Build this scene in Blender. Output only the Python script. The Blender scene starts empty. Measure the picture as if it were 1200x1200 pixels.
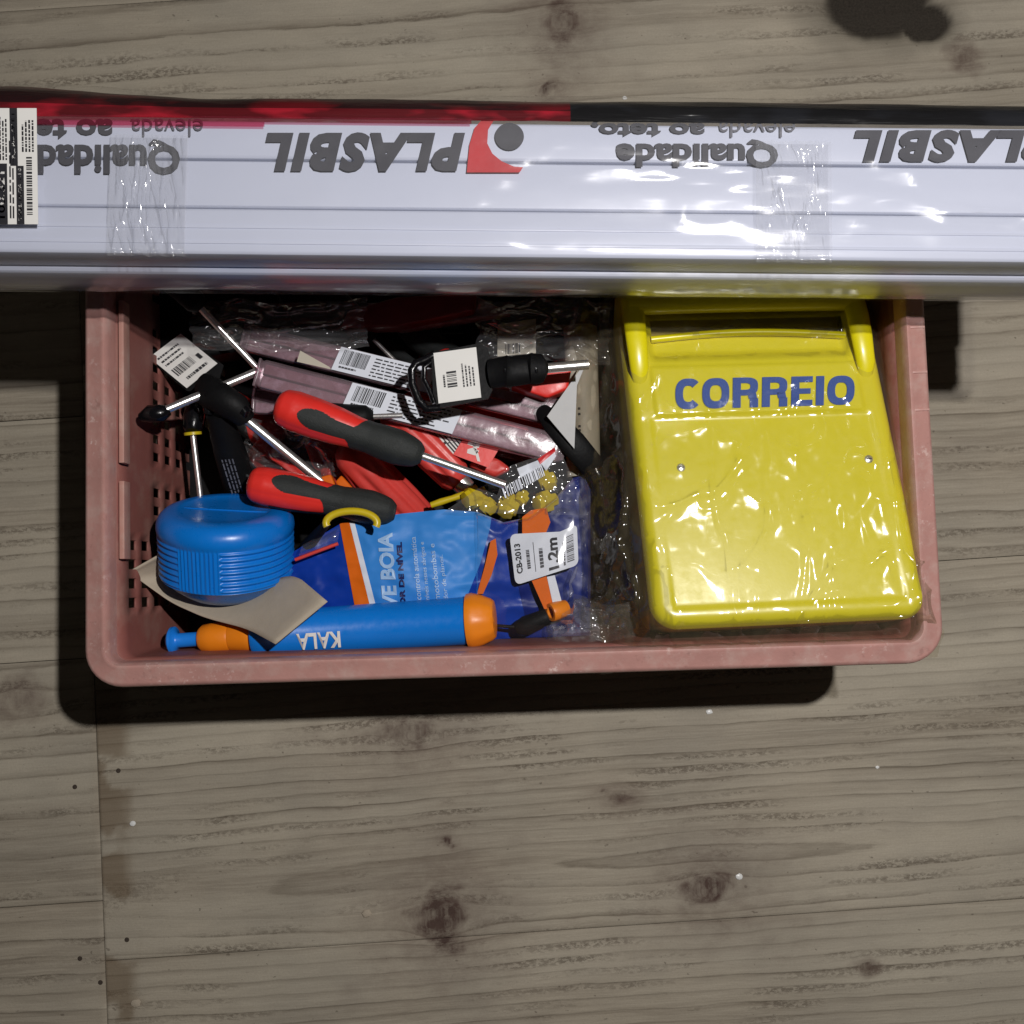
import bpy, bmesh, math, random
import numpy as np
from mathutils import Vector, Matrix
R_ = random.Random(7)
sc = bpy.context.scene
col = sc.collection
PI = math.pi

# ------------------------------------------------------------------ camera, light, exposure
CAM_H = 0.903; FPX = 1178.0; TILT = math.radians(3.8)
cam_d = bpy.data.cameras.new('camera')
cam_d.sensor_width = 36.0; cam_d.lens = 36.0 * FPX / 1200.0
cam_d.clip_start = 0.01; cam_d.clip_end = 50
cam = bpy.data.objects.new('camera', cam_d); col.objects.link(cam)
cam.location = (0, 0, CAM_H); cam.rotation_euler = (TILT, 0, 0)
sc.camera = cam
world = bpy.data.worlds.new('World'); sc.world = world; world.use_nodes = True
bg = world.node_tree.nodes['Background']
bg.inputs['Color'].default_value = (1.0, 0.88, 0.75, 1); bg.inputs['Strength'].default_value = 0.016
lamp_d = bpy.data.lights.new('hand_lamp', 'POINT')
lamp_d.energy = 41.0; lamp_d.shadow_soft_size = 0.011; lamp_d.color = (1.0, 0.97, 0.95)
lamp = bpy.data.objects.new('hand_lamp', lamp_d); col.objects.link(lamp)
lamp.location = (0.246, 0.180, 1.25)
sc.view_settings.view_transform = 'Standard'; sc.view_settings.look = 'None'
sc.view_settings.exposure = 0.0; sc.view_settings.gamma = 1.0
sc.cycles.max_bounces = 12; sc.cycles.transparent_max_bounces = 24
sc.cycles.diffuse_bounces = 4; sc.cycles.glossy_bounces = 4
sc.cycles.caustics_reflective = False; sc.cycles.caustics_refractive = False

_F = Vector((0, math.sin(TILT), -math.cos(TILT))); _U = Vector((0, math.cos(TILT), math.sin(TILT)))
def W(px, py, z):
    """world point at height z seen at this place of the survey photograph"""
    d = _F * FPX + Vector((1, 0, 0)) * (px - 600) - _U * (py - 600)
    k = (z - CAM_H) / d.z
    return Vector((0, 0, CAM_H)) + d * k

# ------------------------------------------------------------------ noise
def vn(x, y, seed=0):
    x = np.asarray(x, float); y = np.asarray(y, float)
    xi = np.floor(x).astype(np.int64); yi = np.floor(y).astype(np.int64)
    fx = x - xi; fy = y - yi
    fx = fx * fx * fx * (fx * (fx * 6 - 15) + 10); fy = fy * fy * fy * (fy * (fy * 6 - 15) + 10)
    def h(a, b):
        n = (a * 374761393 + b * 668265263 + seed * 974634777) & 0x7fffffff
        n = ((n ^ (n >> 13)) * 1274126177) & 0x7fffffff
        n = (n ^ (n >> 16)) & 0xffff
        return n / 32767.5 - 1.0
    return (h(xi, yi) * (1 - fx) + h(xi + 1, yi) * fx) * (1 - fy) + (h(xi, yi + 1) * (1 - fx) + h(xi + 1, yi + 1) * fx) * fy
def fbm(x, y, seed=0, o=4):
    s = 0; a = 1; t = 0
    for i in range(o):
        s = s + a * vn(np.asarray(x) * 2 ** i, np.asarray(y) * 2 ** i, seed + i * 17); t += a; a *= .5
    return s / t
def ridge(x, y, seed=0):
    return 1 - np.abs(fbm(x, y, seed, 3)) * 2.2
def sstep(a, b, x):
    t = np.clip((np.asarray(x, float) - a) / (b - a), 0, 1); return t * t * (3 - 2 * t)

# ------------------------------------------------------------------ materials
def s2l(c):
    return tuple((v / 255.0 / 12.92) if v / 255.0 < .04045 else ((v / 255.0 + .055) / 1.055) ** 2.4 for v in c)
class N:
    def __init__(s, name):
        s.m = bpy.data.materials.new(name); s.m.use_nodes = True; s.t = s.m.node_tree
        s.t.nodes.clear(); s.out = s.t.nodes.new('ShaderNodeOutputMaterial')
    def n(s, typ, **kw):
        nd = s.t.nodes.new('ShaderNode' + typ)
        for k, v in kw.items():
            if isinstance(v, tuple) and v and v[0] == '=': setattr(nd, k, v[1])
            else: s.inp(nd, k, v)
        return nd
    def inp(s, nd, k, v):
        i = nd.inputs[int(k[1:])] if (k[0] == 'i' and k[1:].isdigit()) else nd.inputs[k.replace('_', ' ')]
        if hasattr(v, 'is_linked') or isinstance(v, bpy.types.NodeSocket): s.t.links.new(v, i)
        else: i.default_value = (tuple(v) + (1,)) if (isinstance(v, tuple) and len(v) == 3 and len(i.default_value) == 4) else v
    def math(s, op, a, b=None, c=None, clamp=False):
        nd = s.t.nodes.new('ShaderNodeMath'); nd.operation = op; nd.use_clamp = clamp
        for i, v in enumerate((a, b, c)):
            if v is None: continue
            if isinstance(v, bpy.types.NodeSocket): s.t.links.new(v, nd.inputs[i])
            else: nd.inputs[i].default_value = v
        return nd.outputs[0]
    def mix(s, fac, a, b):
        nd = s.t.nodes.new('ShaderNodeMix'); nd.data_type = 'RGBA'
        for i, v in ((0, fac), (6, a), (7, b)):
            if isinstance(v, bpy.types.NodeSocket): s.t.links.new(v, nd.inputs[i])
            else: nd.inputs[i].default_value = (tuple(v) + (1,)) if isinstance(v, tuple) else v
        return nd.outputs[2]
    def ramp(s, fac, stops):
        nd = s.t.nodes.new('ShaderNodeValToRGB'); e = nd.color_ramp.elements
        while len(e) < len(stops): e.new(0.5)
        for q, (p, c) in zip(e, stops):
            q.position = p; q.color = (tuple(c) + (1,)) if isinstance(c, tuple) else (c, c, c, 1)
        s.t.links.new(fac, nd.inputs[0]); return nd.outputs[0]
    def noise(s, scale, detail=4, rough=.55, vec=None, stretch=None):
        if vec is None: vec = s.n('TexCoord').outputs['Object']
        if stretch:
            mp = s.n('Mapping', Vector=vec); mp.inputs['Scale'].default_value = stretch; vec = mp.outputs[0]
        nd = s.n('TexNoise', Vector=vec, Scale=scale, Detail=detail, Roughness=rough)
        return nd.outputs[0]
    def bump(s, h, strength=.3, dist=.001):
        return s.n('Bump', Height=h, Strength=strength, Distance=dist).outputs[0]
    def surf(s, sh): s.t.links.new(sh, s.out.inputs[0]); return s.m

def plastic(name, c, rough=.4, var=.12, bump=.15, scale=60, spec=.5, dirt=None, dscale=25, dirt_amt=.5, coat=0, sub=0, metal=0, fleck=0):
    a = N(name)
    nz = a.noise(scale); nb = a.noise(scale * 6, 3)
    dk = tuple(v * (1 - var) for v in c); lt = tuple(min(1, v * (1 + var) + var * .01) for v in c)
    colr = a.mix(nz, dk, lt)
    r = a.math('MULTIPLY_ADD', nb, .25, rough - .12)
    if dirt:
        d = a.noise(dscale, 6, .65)
        d = a.ramp(d, [(.48, 0.0), (.68, 1.0)])
        d = a.math('MULTIPLY', d, dirt_amt)
        colr = a.mix(d, colr, dirt)
    if fleck:
        fl = a.ramp(a.noise(170, 5, .75), [(.58, 0.0), (.66, 1.0)]); fm = a.ramp(a.noise(26, 3), [(.45, 0.0), (.62, 1.0)])
        colr = a.mix(a.math('MULTIPLY', a.math('MULTIPLY', fl, fm), fleck), colr, (.78, .62, .57))
        fd = a.ramp(a.noise(110, 5, .7, stretch=(1, 1, 3)), [(.60, 0.0), (.70, 1.0)])
        colr = a.mix(a.math('MULTIPLY', fd, fleck * .6), colr, tuple(v * .45 for v in c))
    p = a.n('BsdfPrincipled', Base_Color=colr, Roughness=r, Metallic=metal)
    p.inputs['Specular IOR Level'].default_value = spec
    if coat: p.inputs['Coat Weight'].default_value = coat; p.inputs['Coat Roughness'].default_value = .12
    if sub: p.inputs['Subsurface Weight'].default_value = sub; p.inputs['Subsurface Radius'].default_value = (.01, .004, .003); p.inputs['Subsurface Scale'].default_value = .5
    a.inp(p, 'Normal', a.bump(nb, bump, .0006))
    return a.surf(p.outputs[0])

def film(name, tint=(.96, .96, .96), haze=.05, hazec=(.8, .8, .82), rough=.1, gmin=.04, bs=.4, bscale=90, stretch=None, gain=.7, fmax=.32, crease=0):
    a = N(name)
    h = a.noise(bscale, 4, .5, stretch=stretch)
    if crease:
        h = a.noise(bscale, 1.5, .4)
        for sc_, st, w in ((26, (1, .45, 1), .5), (44, (.5, 1, 1), .3), (80, (1, .6, 1), .14)):
            c1 = a.math('ABSOLUTE', a.math('SUBTRACT', a.noise(sc_, 2.5, .5, stretch=st), .5))
            h = a.math('ADD', h, a.math('MULTIPLY', a.math('POWER', a.math('SUBTRACT', 1.0, a.math('MULTIPLY', c1, 5.0, clamp=True)), 3.0), w * crease))
    nrm = a.bump(h, bs, .0015)
    lw = a.n('LayerWeight', Blend=.28, Normal=nrm).outputs['Fresnel']
    f = a.math('MINIMUM', a.math('MULTIPLY_ADD', lw, gain, gmin, clamp=True), fmax)
    tr = a.n('BsdfTransparent', Color=tint).outputs[0]
    df = a.n('BsdfDiffuse', Color=hazec, Normal=nrm).outputs[0]
    hz = a.noise(bscale * .3, 4)
    hf = a.math('MULTIPLY', hz, haze * 2)
    m1 = a.n('MixShader', Fac=hf, i1=tr, i2=df).outputs[0]
    g = a.n('BsdfGlossy', Color=(.95, .95, .95), Roughness=rough, Normal=nrm).outputs[0]
    return a.surf(a.n('MixShader', Fac=f, i1=m1, i2=g).outputs[0])

M = {}
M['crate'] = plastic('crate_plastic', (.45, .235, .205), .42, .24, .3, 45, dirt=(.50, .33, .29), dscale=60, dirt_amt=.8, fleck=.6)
M['crate_in'] = plastic('crate_inner_shaded', (.24, .085, .070), .6, .22, .3, 30, dirt=(.34, .235, .19), dscale=22, dirt_amt=.45, spec=.35)  # inner faces: crate plastic with the grazing shade put into a darker colour
M['crate_rib'] = plastic('crate_rib', (.42, .22, .18), .5, .15, .3, 40, dirt=(.5, .36, .3), dscale=60, dirt_amt=.5)
M['yellow'] = plastic('yellow_plastic', (.72, .635, .006), .33, .05, .06, 30, coat=.25)
M['yellow_small'] = plastic('yellow_small', (.56, .42, .01), .35, .1, .1, 60)
M['blue_ink'] = plastic('blue_ink', (.002, .055, .34), .5, .15, .1, 120)
M['blue'] = plastic('blue_plastic', (.002, .165, .60), .3, .08, .1, 40)
M['blue_hi'] = plastic('light_blue_plastic', (.01, .20, .72), .3, .08, .1, 40)
M['red'] = plastic('red_plastic', (.72, .030, .022), .36, .12, .12, 60)
M['red_dull'] = plastic('red_fluted_plastic', (.62, .055, .045), .38, .18, .15, 50, sub=.1)
M['red_dark'] = plastic('dark_red_pack', (.20, .01, .015), .4, .3, .3, 50)
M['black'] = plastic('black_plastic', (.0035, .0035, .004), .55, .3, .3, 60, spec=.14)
M['rubber'] = plastic('black_rubber', (.019, .022, .021), .6, .25, .8, 220, spec=.35)
M['black_gloss'] = plastic('black_gloss', (.003, .003, .004), .2, .3, .3, 60, spec=.35)
M['chrome'] = plastic('chrome_steel', (.92, .90, .87), .30, .03, .03, 200, metal=.92)
M['orange'] = plastic('orange_plastic', (.78, .22, .008), .38, .1, .1, 60)
M['orange_deep'] = plastic('deep_orange', (.66, .125, .006), .55, .1, .1, 60, spec=.12)
M['card'] = plastic('grey_card', (.42, .36, .28), .85, .1, .3, 150, spec=.2)
M['paper'] = plastic('white_paper', (.72, .71, .68), .7, .05, .1, 40, spec=.3)
M['paper_blue'] = plastic('cool_white_paper', (.66, .69, .76), .6, .05, .1, 40, spec=.3)
M['cream'] = plastic('cream_plastic', (.46, .42, .34), .5, .1, .2, 40)
M['cream_card'] = plastic('dull_white_card', (.50, .50, .50), .7, .1, .2, 40, spec=.2)
M['ink'] = plastic('black_ink', (.02, .02, .024), .6, .2, .1, 80, spec=.3)
M['ink_grey'] = plastic('grey_ink', (.055, .055, .065), .5, .25, .1, 120, spec=.3)
M['ink_soft'] = plastic('soft_grey_ink', (.13, .13, .15), .5, .2, .1, 120, spec=.3)
M['ink_red'] = plastic('red_ink', (.55, .02, .025), .4, .15, .1, 60)
M['pvc'] = plastic('white_pvc', (.60, .635, .74), .4, .025, .05, 12, spec=.4)
M['navy'] = plastic('navy_pouch', (.003, .014, .15), .4, .3, .2, 30, spec=.2)
M['royal'] = plastic('royal_blue_film', (.003, .035, .30), .35, .25, .2, 30, spec=.3)
M['sky_ink'] = plastic('sky_blue_print', (.03, .21, .60), .5, .12, .15, 30, spec=.3)
M['pale_ink'] = plastic('pale_blue_ink', (.30, .47, .72), .5, .12, .2, 60)
M['navy_ink'] = plastic('navy_ink', (.003, .008, .09), .5, .12, .2, 60)
M['clear'] = film('clear_film', haze=.007, rough=.10, gmin=.01, bs=.15, bscale=30)
M['crumple'] = film('crumpled_film', haze=.06, rough=.10, gmin=.03, bs=.28, bscale=34)
M['bag'] = film('mailbox_bag_film', tint=(.96, .955, .93), haze=.035, hazec=(.85, .83, .62), rough=.15, gmin=.05, bs=.30, bscale=11, crease=.45)
M['bag_skirt'] = film('bag_skirt_film', tint=(.92, .90, .86), haze=.09, hazec=(.46, .38, .24), rough=.11, gmin=.03, bs=.4, bscale=16, stretch=(1, .4, 1))
M['front_bag'] = film('front_bag_film', tint=(.90, .89, .88), haze=.16, hazec=(.62, .60, .58), rough=.11, gmin=.05, bs=.5, bscale=24)
M['wrap'] = film('bundle_film', tint=(.95, .95, .97), haze=.05, rough=.17, gmin=.04, bs=.34, bscale=40, stretch=(.25, 1, 1), gain=.8)
M['tape'] = film('clear_tape', tint=(.995, .995, .998), haze=.07, hazec=(.88, .90, .95), rough=.12, gmin=.055, bs=.6, bscale=170, stretch=(1, .12, 1))
M['tube'] = film('clear_tube', tint=(.80, .70, .74), haze=.22, hazec=(.55, .40, .45), rough=.2, gmin=.01, bs=.35, bscale=60, gain=.45)
M['tube_in'] = plastic('pink_insert', (.22, .12, .14), .4, .5, .5, 60, dirt=(.45, .36, .42), dscale=90, dirt_amt=.8)

def wood_mat():
    a = N('weathered_boards')
    G = a.n('Attribute', attribute_name=('=', 'ring')).outputs['Fac']
    D = a.n('Attribute', attribute_name=('=', 'stain')).outputs['Fac']
    T = a.n('Attribute', attribute_name=('=', 'tone')).outputs['Fac']
    uv = a.n('Attribute', attribute_name=('=', 'uvw')).outputs['Vector']
    wob = a.noise(1, 5, .6, uv, (26, 160, 1))
    g = a.math('ADD', G, a.math('MULTIPLY_ADD', wob, .30, -.15))
    fr = a.math('FRACT', g)
    line = a.ramp(fr, [(0, .45), (.06, 0.0), (.62, .04), (.86, .5), (.95, 1.0), (1, .5)])
    idx = a.math('FLOOR', g)
    wn = a.n('TexWhiteNoise', noise_dimensions=('=', '1D'), W=idx).outputs[0]
    lstr = a.math('MULTIPLY_ADD', wn, .75, .25)
    broke = a.ramp(a.noise(1, 4, .6, uv, (9, 30, 1)), [(.30, .25), (.6, 1.0)])
    lstr = a.math('MULTIPLY', a.math('MULTIPLY', lstr, broke), line)
    fine = a.noise(1, 6, .7, uv, (40, 620, 1))
    mid = a.noise(1, 5, .6, uv, (7, 60, 1))
    big = a.noise(1, 3, .5, uv, (3.2, 5, 1))
    base = a.mix(mid, s2l((174, 163, 144)), s2l((200, 189, 170)))
    base = a.mix(a.math('MULTIPLY', big, .35), base, s2l((184, 183, 168)))
    bandn = a.ramp(a.noise(1, 4, .6, uv, (1.1, 13, 1)), [(.42, 0.0), (.62, 1.0)])
    base = a.mix(a.math('MULTIPLY', bandn, .26), base, s2l((126, 112, 96)))
    blot = a.ramp(a.noise(1, 4, .55, uv, (9, 15, 1)), [(.40, 0.0), (.70, 1.0)])
    base = a.mix(a.math('MULTIPLY', blot, .30), base, s2l((132, 128, 120)))
    brush = a.ramp(a.noise(1, 5, .7, uv, (12, 300, 1)), [(.42, 0.0), (.60, 1.0)])
    base = a.mix(a.math('MULTIPLY', a.math('MULTIPLY', brush, bandn), .30), base, s2l((96, 82, 68)))
    worn_m = a.ramp(a.noise(1, 5, .65, uv, (5, 26, 1)), [(.50, 0.0), (.62, 1.0)])
    speck = a.ramp(a.noise(1, 4, .7, uv, (190, 330, 1)), [(.46, 0.0), (.56, 1.0)])
    wide = a.ramp(fr, [(.35, 0.0), (.6, 1.0), (.95, 1.0), (1.0, 0.0)])
    worn = a.math('MULTIPLY', a.math('MULTIPLY', worn_m, speck), wide)
    colr = a.mix(a.math('MULTIPLY', lstr, .74), base, s2l((92, 80, 66)))
    colr = a.mix(a.math('MULTIPLY', worn, .62), colr, s2l((86, 74, 62)))
    streak = a.ramp(fine, [(.40, 0.0), (.62, 1.0)])
    colr = a.mix(a.math('MULTIPLY', streak, .08), colr, s2l((98, 88, 74)))
    pale = a.ramp(a.noise(1, 6, .75, uv, (60, 260, 1)), [(.66, 0.0), (.74, 1.0)])
    colr = a.mix(a.math('MULTIPLY', pale, .42), colr, s2l((206, 198, 182)))
    dots = a.ramp(a.noise(1, 2, .5, uv, (150, 210, 1)), [(.71, 0.0), (.75, 1.0)])
    colr = a.mix(a.math('MULTIPLY', dots, .5), colr, s2l((70, 60, 50)))
    colr = a.mix(T, colr, s2l((104, 84, 60)))
    sp = a.math('MULTIPLY', a.math('MULTIPLY', D, a.ramp(a.noise(1, 5, .75, uv, (70, 110, 1)), [(.30, .35), (.6, 1.0)])), 2.1, clamp=True)
    colr = a.mix(sp, colr, a.mix(D, s2l((100, 78, 70)), s2l((44, 28, 24))))
    B = a.n('Attribute', attribute_name=('=', 'shadow_spot')).outputs['Fac']
    colr = a.mix(B, colr, s2l((24, 19, 14)))  # likely cast shadow, mixed into the board colour as near-black
    dust = a.noise(420, 4, .7)
    grit = a.ramp(a.noise(520, 5, .8), [(.30, 0.0), (.70, 1.0)])
    colr = a.mix(a.math('MULTIPLY', grit, .22), colr, s2l((110, 100, 88)))
    hb = a.math('MULTIPLY_ADD', lstr, -1.0, a.math('MULTIPLY', fine, .55))
    hb = a.math('ADD', hb, a.math('MULTIPLY', dust, .35))
    hb = a.math('MULTIPLY_ADD', worn, -.5, hb)
    nrm = a.bump(hb, .55, .0012)
    p = a.n('BsdfPrincipled', Base_Color=colr, Roughness=.78, Normal=nrm)
    p.inputs['Specular IOR Level'].default_value = .25
    return a.surf(p.outputs[0])
M['wood'] = wood_mat()
M['soil'] = plastic('dark_earth', (.012, .010, .008), .95, .3, .3, 60, spec=.1)

# ------------------------------------------------------------------ mesh helpers
def frame(o, xd, up=(0, 0, 1)):
    x = Vector(xd).normalized(); z = Vector(up); z = (z - x * z.dot(x)).normalized(); y = z.cross(x)
    m = Matrix((x, y, z)).transposed().to_4x4(); m.translation = Vector(o); return m
I4 = Matrix.Identity(4)
class MB:
    def __init__(s): s.v = []; s.f = []
    def add(s, vs, fs, T=I4):
        b = len(s.v); s.v += [tuple(T @ Vector(v)) for v in vs]; s.f += [tuple(b + i for i in f) for f in fs]; return s
    def box(s, c, d, T=I4, bev=0):
        bm = bmesh.new(); bmesh.ops.create_cube(bm, size=1)
        for v in bm.verts: v.co = Vector((v.co.x * d[0] + c[0], v.co.y * d[1] + c[1], v.co.z * d[2] + c[2]))
        if bev: bmesh.ops.bevel(bm, geom=bm.edges[:], offset=bev, segments=2, affect='EDGES', profile=.6)
        bm.verts.index_update()
        s.add([v.co[:] for v in bm.verts], [[v.index for v in f.verts] for f in bm.faces], T); bm.free(); return s
    def tube(s, pts, r, seg=16, T=I4, cap=True, flat=1.0, up=(0, 0, 1)):
        pts = [Vector(p) for p in pts]; n = len(pts); rr = r if hasattr(r, '__len__') else [r] * n
        vs = []; fs = []
        for i, p in enumerate(pts):
            d = (pts[min(i + 1, n - 1)] - pts[max(i - 1, 0)]).normalized()
            u = Vector(up); u = u - d * u.dot(d)
            if u.length < 1e-4: u = Vector((1, 0, 0)) - d * d.x
            u.normalize(); w = u.cross(d)
            for k in range(seg):
                a = 2 * PI * k / seg
                vs.append(p + w * math.cos(a) * rr[i] + u * math.sin(a) * rr[i] * flat)
        for i in range(n - 1):
            for k in range(seg):
                k2 = (k + 1) % seg
                fs.append((i * seg + k, i * seg + k2, (i + 1) * seg + k2, (i + 1) * seg + k))
        if cap:
            fs.append(tuple(range(seg))); fs.append(tuple((n - 1) * seg + k for k in reversed(range(seg))))
        return s.add(vs, fs, T)
    def lathe(s, prof, seg=48, T=I4, rf=None, sel=None, closed=True):
        """prof: (x along axis, radius); rf(x,theta,r) alters the radius; sel(i,k) picks faces"""
        vs = []; fs = []
        for i, (x, r) in enumerate(prof):
            for k in range(seg):
                a = 2 * PI * k / seg; q = rf(i, x, a, r) if rf else r
                vs.append((x, q * math.sin(a), q * math.cos(a)))
        for i in range(len(prof) - 1):
            for k in range(seg):
                if sel and not sel(i, k): continue
                k2 = (k + 1) % seg
                fs.append((i * seg + k, (i + 1) * seg + k, (i + 1) * seg + k2, i * seg + k2))
        if closed and not sel:
            fs.append(tuple(range(seg))); fs.append(tuple((len(prof) - 1) * seg + k for k in reversed(range(seg))))
        return s.add(vs, fs, T)
    def prism(s, poly, h, T=I4, z0=0):
        n = len(poly)
        ar = sum(poly[i][0] * poly[(i + 1) % n][1] - poly[(i + 1) % n][0] * poly[i][1] for i in range(n))
        if ar < 0: poly = poly[::-1]
        vs = [(x, y, z0) for x, y in poly] + [(x, y, z0 + h) for x, y in poly]
        fs = [tuple(reversed(range(n))), tuple(range(n, 2 * n))] + [(i, (i + 1) % n, n + (i + 1) % n, n + i) for i in range(n)]
        return s.add(vs, fs, T)
    def grid(s, P, nu, nv, keep=None):
        """P: array (nu+1, nv+1, 3)"""
        b = len(s.v); s.v += [tuple(p) for p in np.asarray(P).reshape(-1, 3)]
        for i in range(nu):
            for j in range(nv):
                if keep is not None and not keep(i, j): continue
                a = b + i * (nv + 1) + j
                s.f.append((a, a + nv + 1, a + nv + 2, a + 1))
        return s
    def build(s, name, mat, parent=None, smooth=40, world=False, mod=None):
        me = bpy.data.meshes.new(name)
        v = s.v
        if world and parent is not None:
            inv = parent.matrix_basis.inverted(); v = [tuple(inv @ Vector(q)) for q in v]
        me.from_pydata(v, [], s.f); me.materials.append(mat)
        if smooth:
            me.polygons.foreach_set('use_smooth', [True] * len(me.polygons))
            me.set_sharp_from_angle(angle=math.radians(smooth))
        me.update()
        o = bpy.data.objects.new(name, me); col.objects.link(o)
        if parent is not None: o.parent = parent
        if mod:
            md = o.modifiers.new('thickness', 'SOLIDIFY'); md.thickness = mod[0]; md.offset = mod[1]
        return o
def tag(o, label, cat, group=None, kind=None):
    if label: o['label'] = label
    if cat: o['category'] = cat
    if group: o['group'] = group
    if kind: o['kind'] = kind
    return o
def thing(name, T, label, cat, group=None):
    o = bpy.data.objects.new(name, None); col.objects.link(o); o.empty_display_size = .02
    o.matrix_basis = T if isinstance(T, Matrix) else Matrix.Translation(T)
    return tag(o, label, cat, group)
def dup(root, T, label):
    r = root.copy(); col.objects.link(r); r.matrix_basis = T; r['label'] = label
    for ch in list(root.children):
        c = ch.copy(); col.objects.link(c); c.parent = r
        for g in ch.children:
            d = g.copy(); col.objects.link(d); d.parent = c
    return r
def px_frame(a, b, roll=0):
    """frame with X from place a=(px,py,z) to b"""
    A = W(*a); B = W(*b); T = frame(A, B - A) @ Matrix.Rotation(roll, 4, 'X'); return T, (B - A).length

_tc = {}
def text_verts(s, bold=.0, shear=0.0, spacing=1.0):
    key = (s, bold, shear, spacing)
    if key in _tc: return _tc[key]
    cu = bpy.data.curves.new('t', 'FONT'); cu.body = s; cu.size = 1; cu.offset = bold; cu.shear = shear
    cu.space_character = spacing; cu.resolution_u = 3; cu.fill_mode = 'FRONT'
    o = bpy.data.objects.new('t', cu); col.objects.link(o)
    dg = bpy.context.evaluated_depsgraph_get(); dg.update()
    me = bpy.data.meshes.new_from_object(o.evaluated_get(dg))
    vs = np.array([v.co[:2] for v in me.vertices]); fs = [tuple(p.vertices) for p in me.polygons]
    bpy.data.objects.remove(o); bpy.data.curves.remove(cu); bpy.data.meshes.remove(me)
    mn = vs.min(0); mx = vs.max(0); vs = (vs - mn) / (mx - mn)
    _tc[key] = (vs, fs); return vs, fs
def text_on(mb, s, fn, bold=.0, shear=0.0, spacing=1.0, box=(0, 0, 1, 1)):
    """fn(a,b)->3d for a along, b up in 0..1"""
    vs, fs = text_verts(s, bold, shear, spacing)
    b = len(mb.v)
    for x, y in vs: mb.v.append(tuple(fn(box[0] + (box[2] - box[0]) * x, box[1] + (box[3] - box[1]) * y)))
    mb.f += [tuple(b + i for i in f) for f in fs]
def quad_fn(c, lift=0.0):
    """c: four world points LB, RB, RT, LT"""
    c = [Vector(p) for p in c]; n = (c[1] - c[0]).cross(c[3] - c[0]).normalized()
    return lambda a, b: (c[0] * (1 - a) + c[1] * a) * (1 - b) + (c[3] * (1 - a) + c[2] * a) * b + n * lift
def strip(mb, fn, a0, b0, a1, b1, n=1):
    for i in range(n):
        x0 = a0 + (a1 - a0) * i / n; x1 = a0 + (a1 - a0) * (i + 1) / n
        mb.add([fn(x0, b0), fn(x1, b0), fn(x1, b1), fn(x0, b1)], [(0, 1, 2, 3)])
def barcode(mb, fn, a0, b0, a1, b1, seed=1, n=22):
    r = random.Random(seed); x = a0; u = (a1 - a0) / (n * 2.6)
    while x < a1 - u:
        w = u * r.choice((.7, 1, 1.6, 2.2)); strip(mb, fn, x, b0, min(x + w, a1), b1); x += w + u * r.choice((.7, 1, 1.5))
def smalltext(mb, fn, a0, b0, a1, b1, rows, seed=1, fill=.55):
    """lines of unreadably small print as rows of dashes"""
    r = random.Random(seed)
    for k in range(rows):
        y0 = b1 - (b1 - b0) * (k + .85) / rows; y1 = y0 + (b1 - b0) / rows * fill
        x = a0; e = a1 - (a1 - a0) * r.random() * .3
        while x < e:
            w = (a1 - a0) * r.uniform(.03, .14); strip(mb, fn, x, y0, min(x + w, e), y1); x += w + (a1 - a0) * .025
def rr_poly(x0, y0, x1, y1, r, n=6):
    p = []
    for cx, cy, a in ((x1 - r, y1 - r, 0), (x0 + r, y1 - r, 90), (x0 + r, y0 + r, 180), (x1 - r, y0 + r, 270)):
        for k in range(n + 1):
            t = math.radians(a + 90 * k / n); p.append((cx + r * math.cos(t), cy + r * math.sin(t)))
    return p
def mesh_from_px(poly, h, T, z):
    inv = T.inverted(); return [tuple((inv @ W(x, y, z))[:2]) for x, y in poly]

# ================================================================== FLOOR
TH = math.radians(3.8); cT, sT = math.cos(TH), math.sin(TH)
def uvof(p): return (p.x * cT + p.y * sT, -p.x * sT + p.y * cT)
floor = MB().box((0, 0, -.04), (4.2, 4.2, .03)).build('floor', M['soil']); tag(floor, 'ground under the weathered wooden boards', None, kind='structure')
uj = uvof(W(119, 1025, 0))[0]
KN = []   # knots: u, v, R, stain
for px, py, R, st, au, av in ((517, 1076, .016, .50, .018, .020), (832, 1040, .011, .42, .016, .013), (482, 858, .010, .36, .022, .011),
                      (660, 25, .010, .38, .012, .022), (647, 105, .006, .5, .007, .006), (1128, 68, .004, .3, .012, .010), (527, 986, .003, .6, .004, .004),
                      (20, 820, .008, .25, .02, .016), (723, 935, .003, .4, .006, .004), (1016, 1132, .004, .3, .010, .006)):
    u, v = uvof(W(px, py, 0)); KN.append((u, v, R, st, au, av))
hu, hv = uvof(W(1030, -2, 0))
hu2, hv2 = uvof(W(1085, 24, 0))
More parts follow.
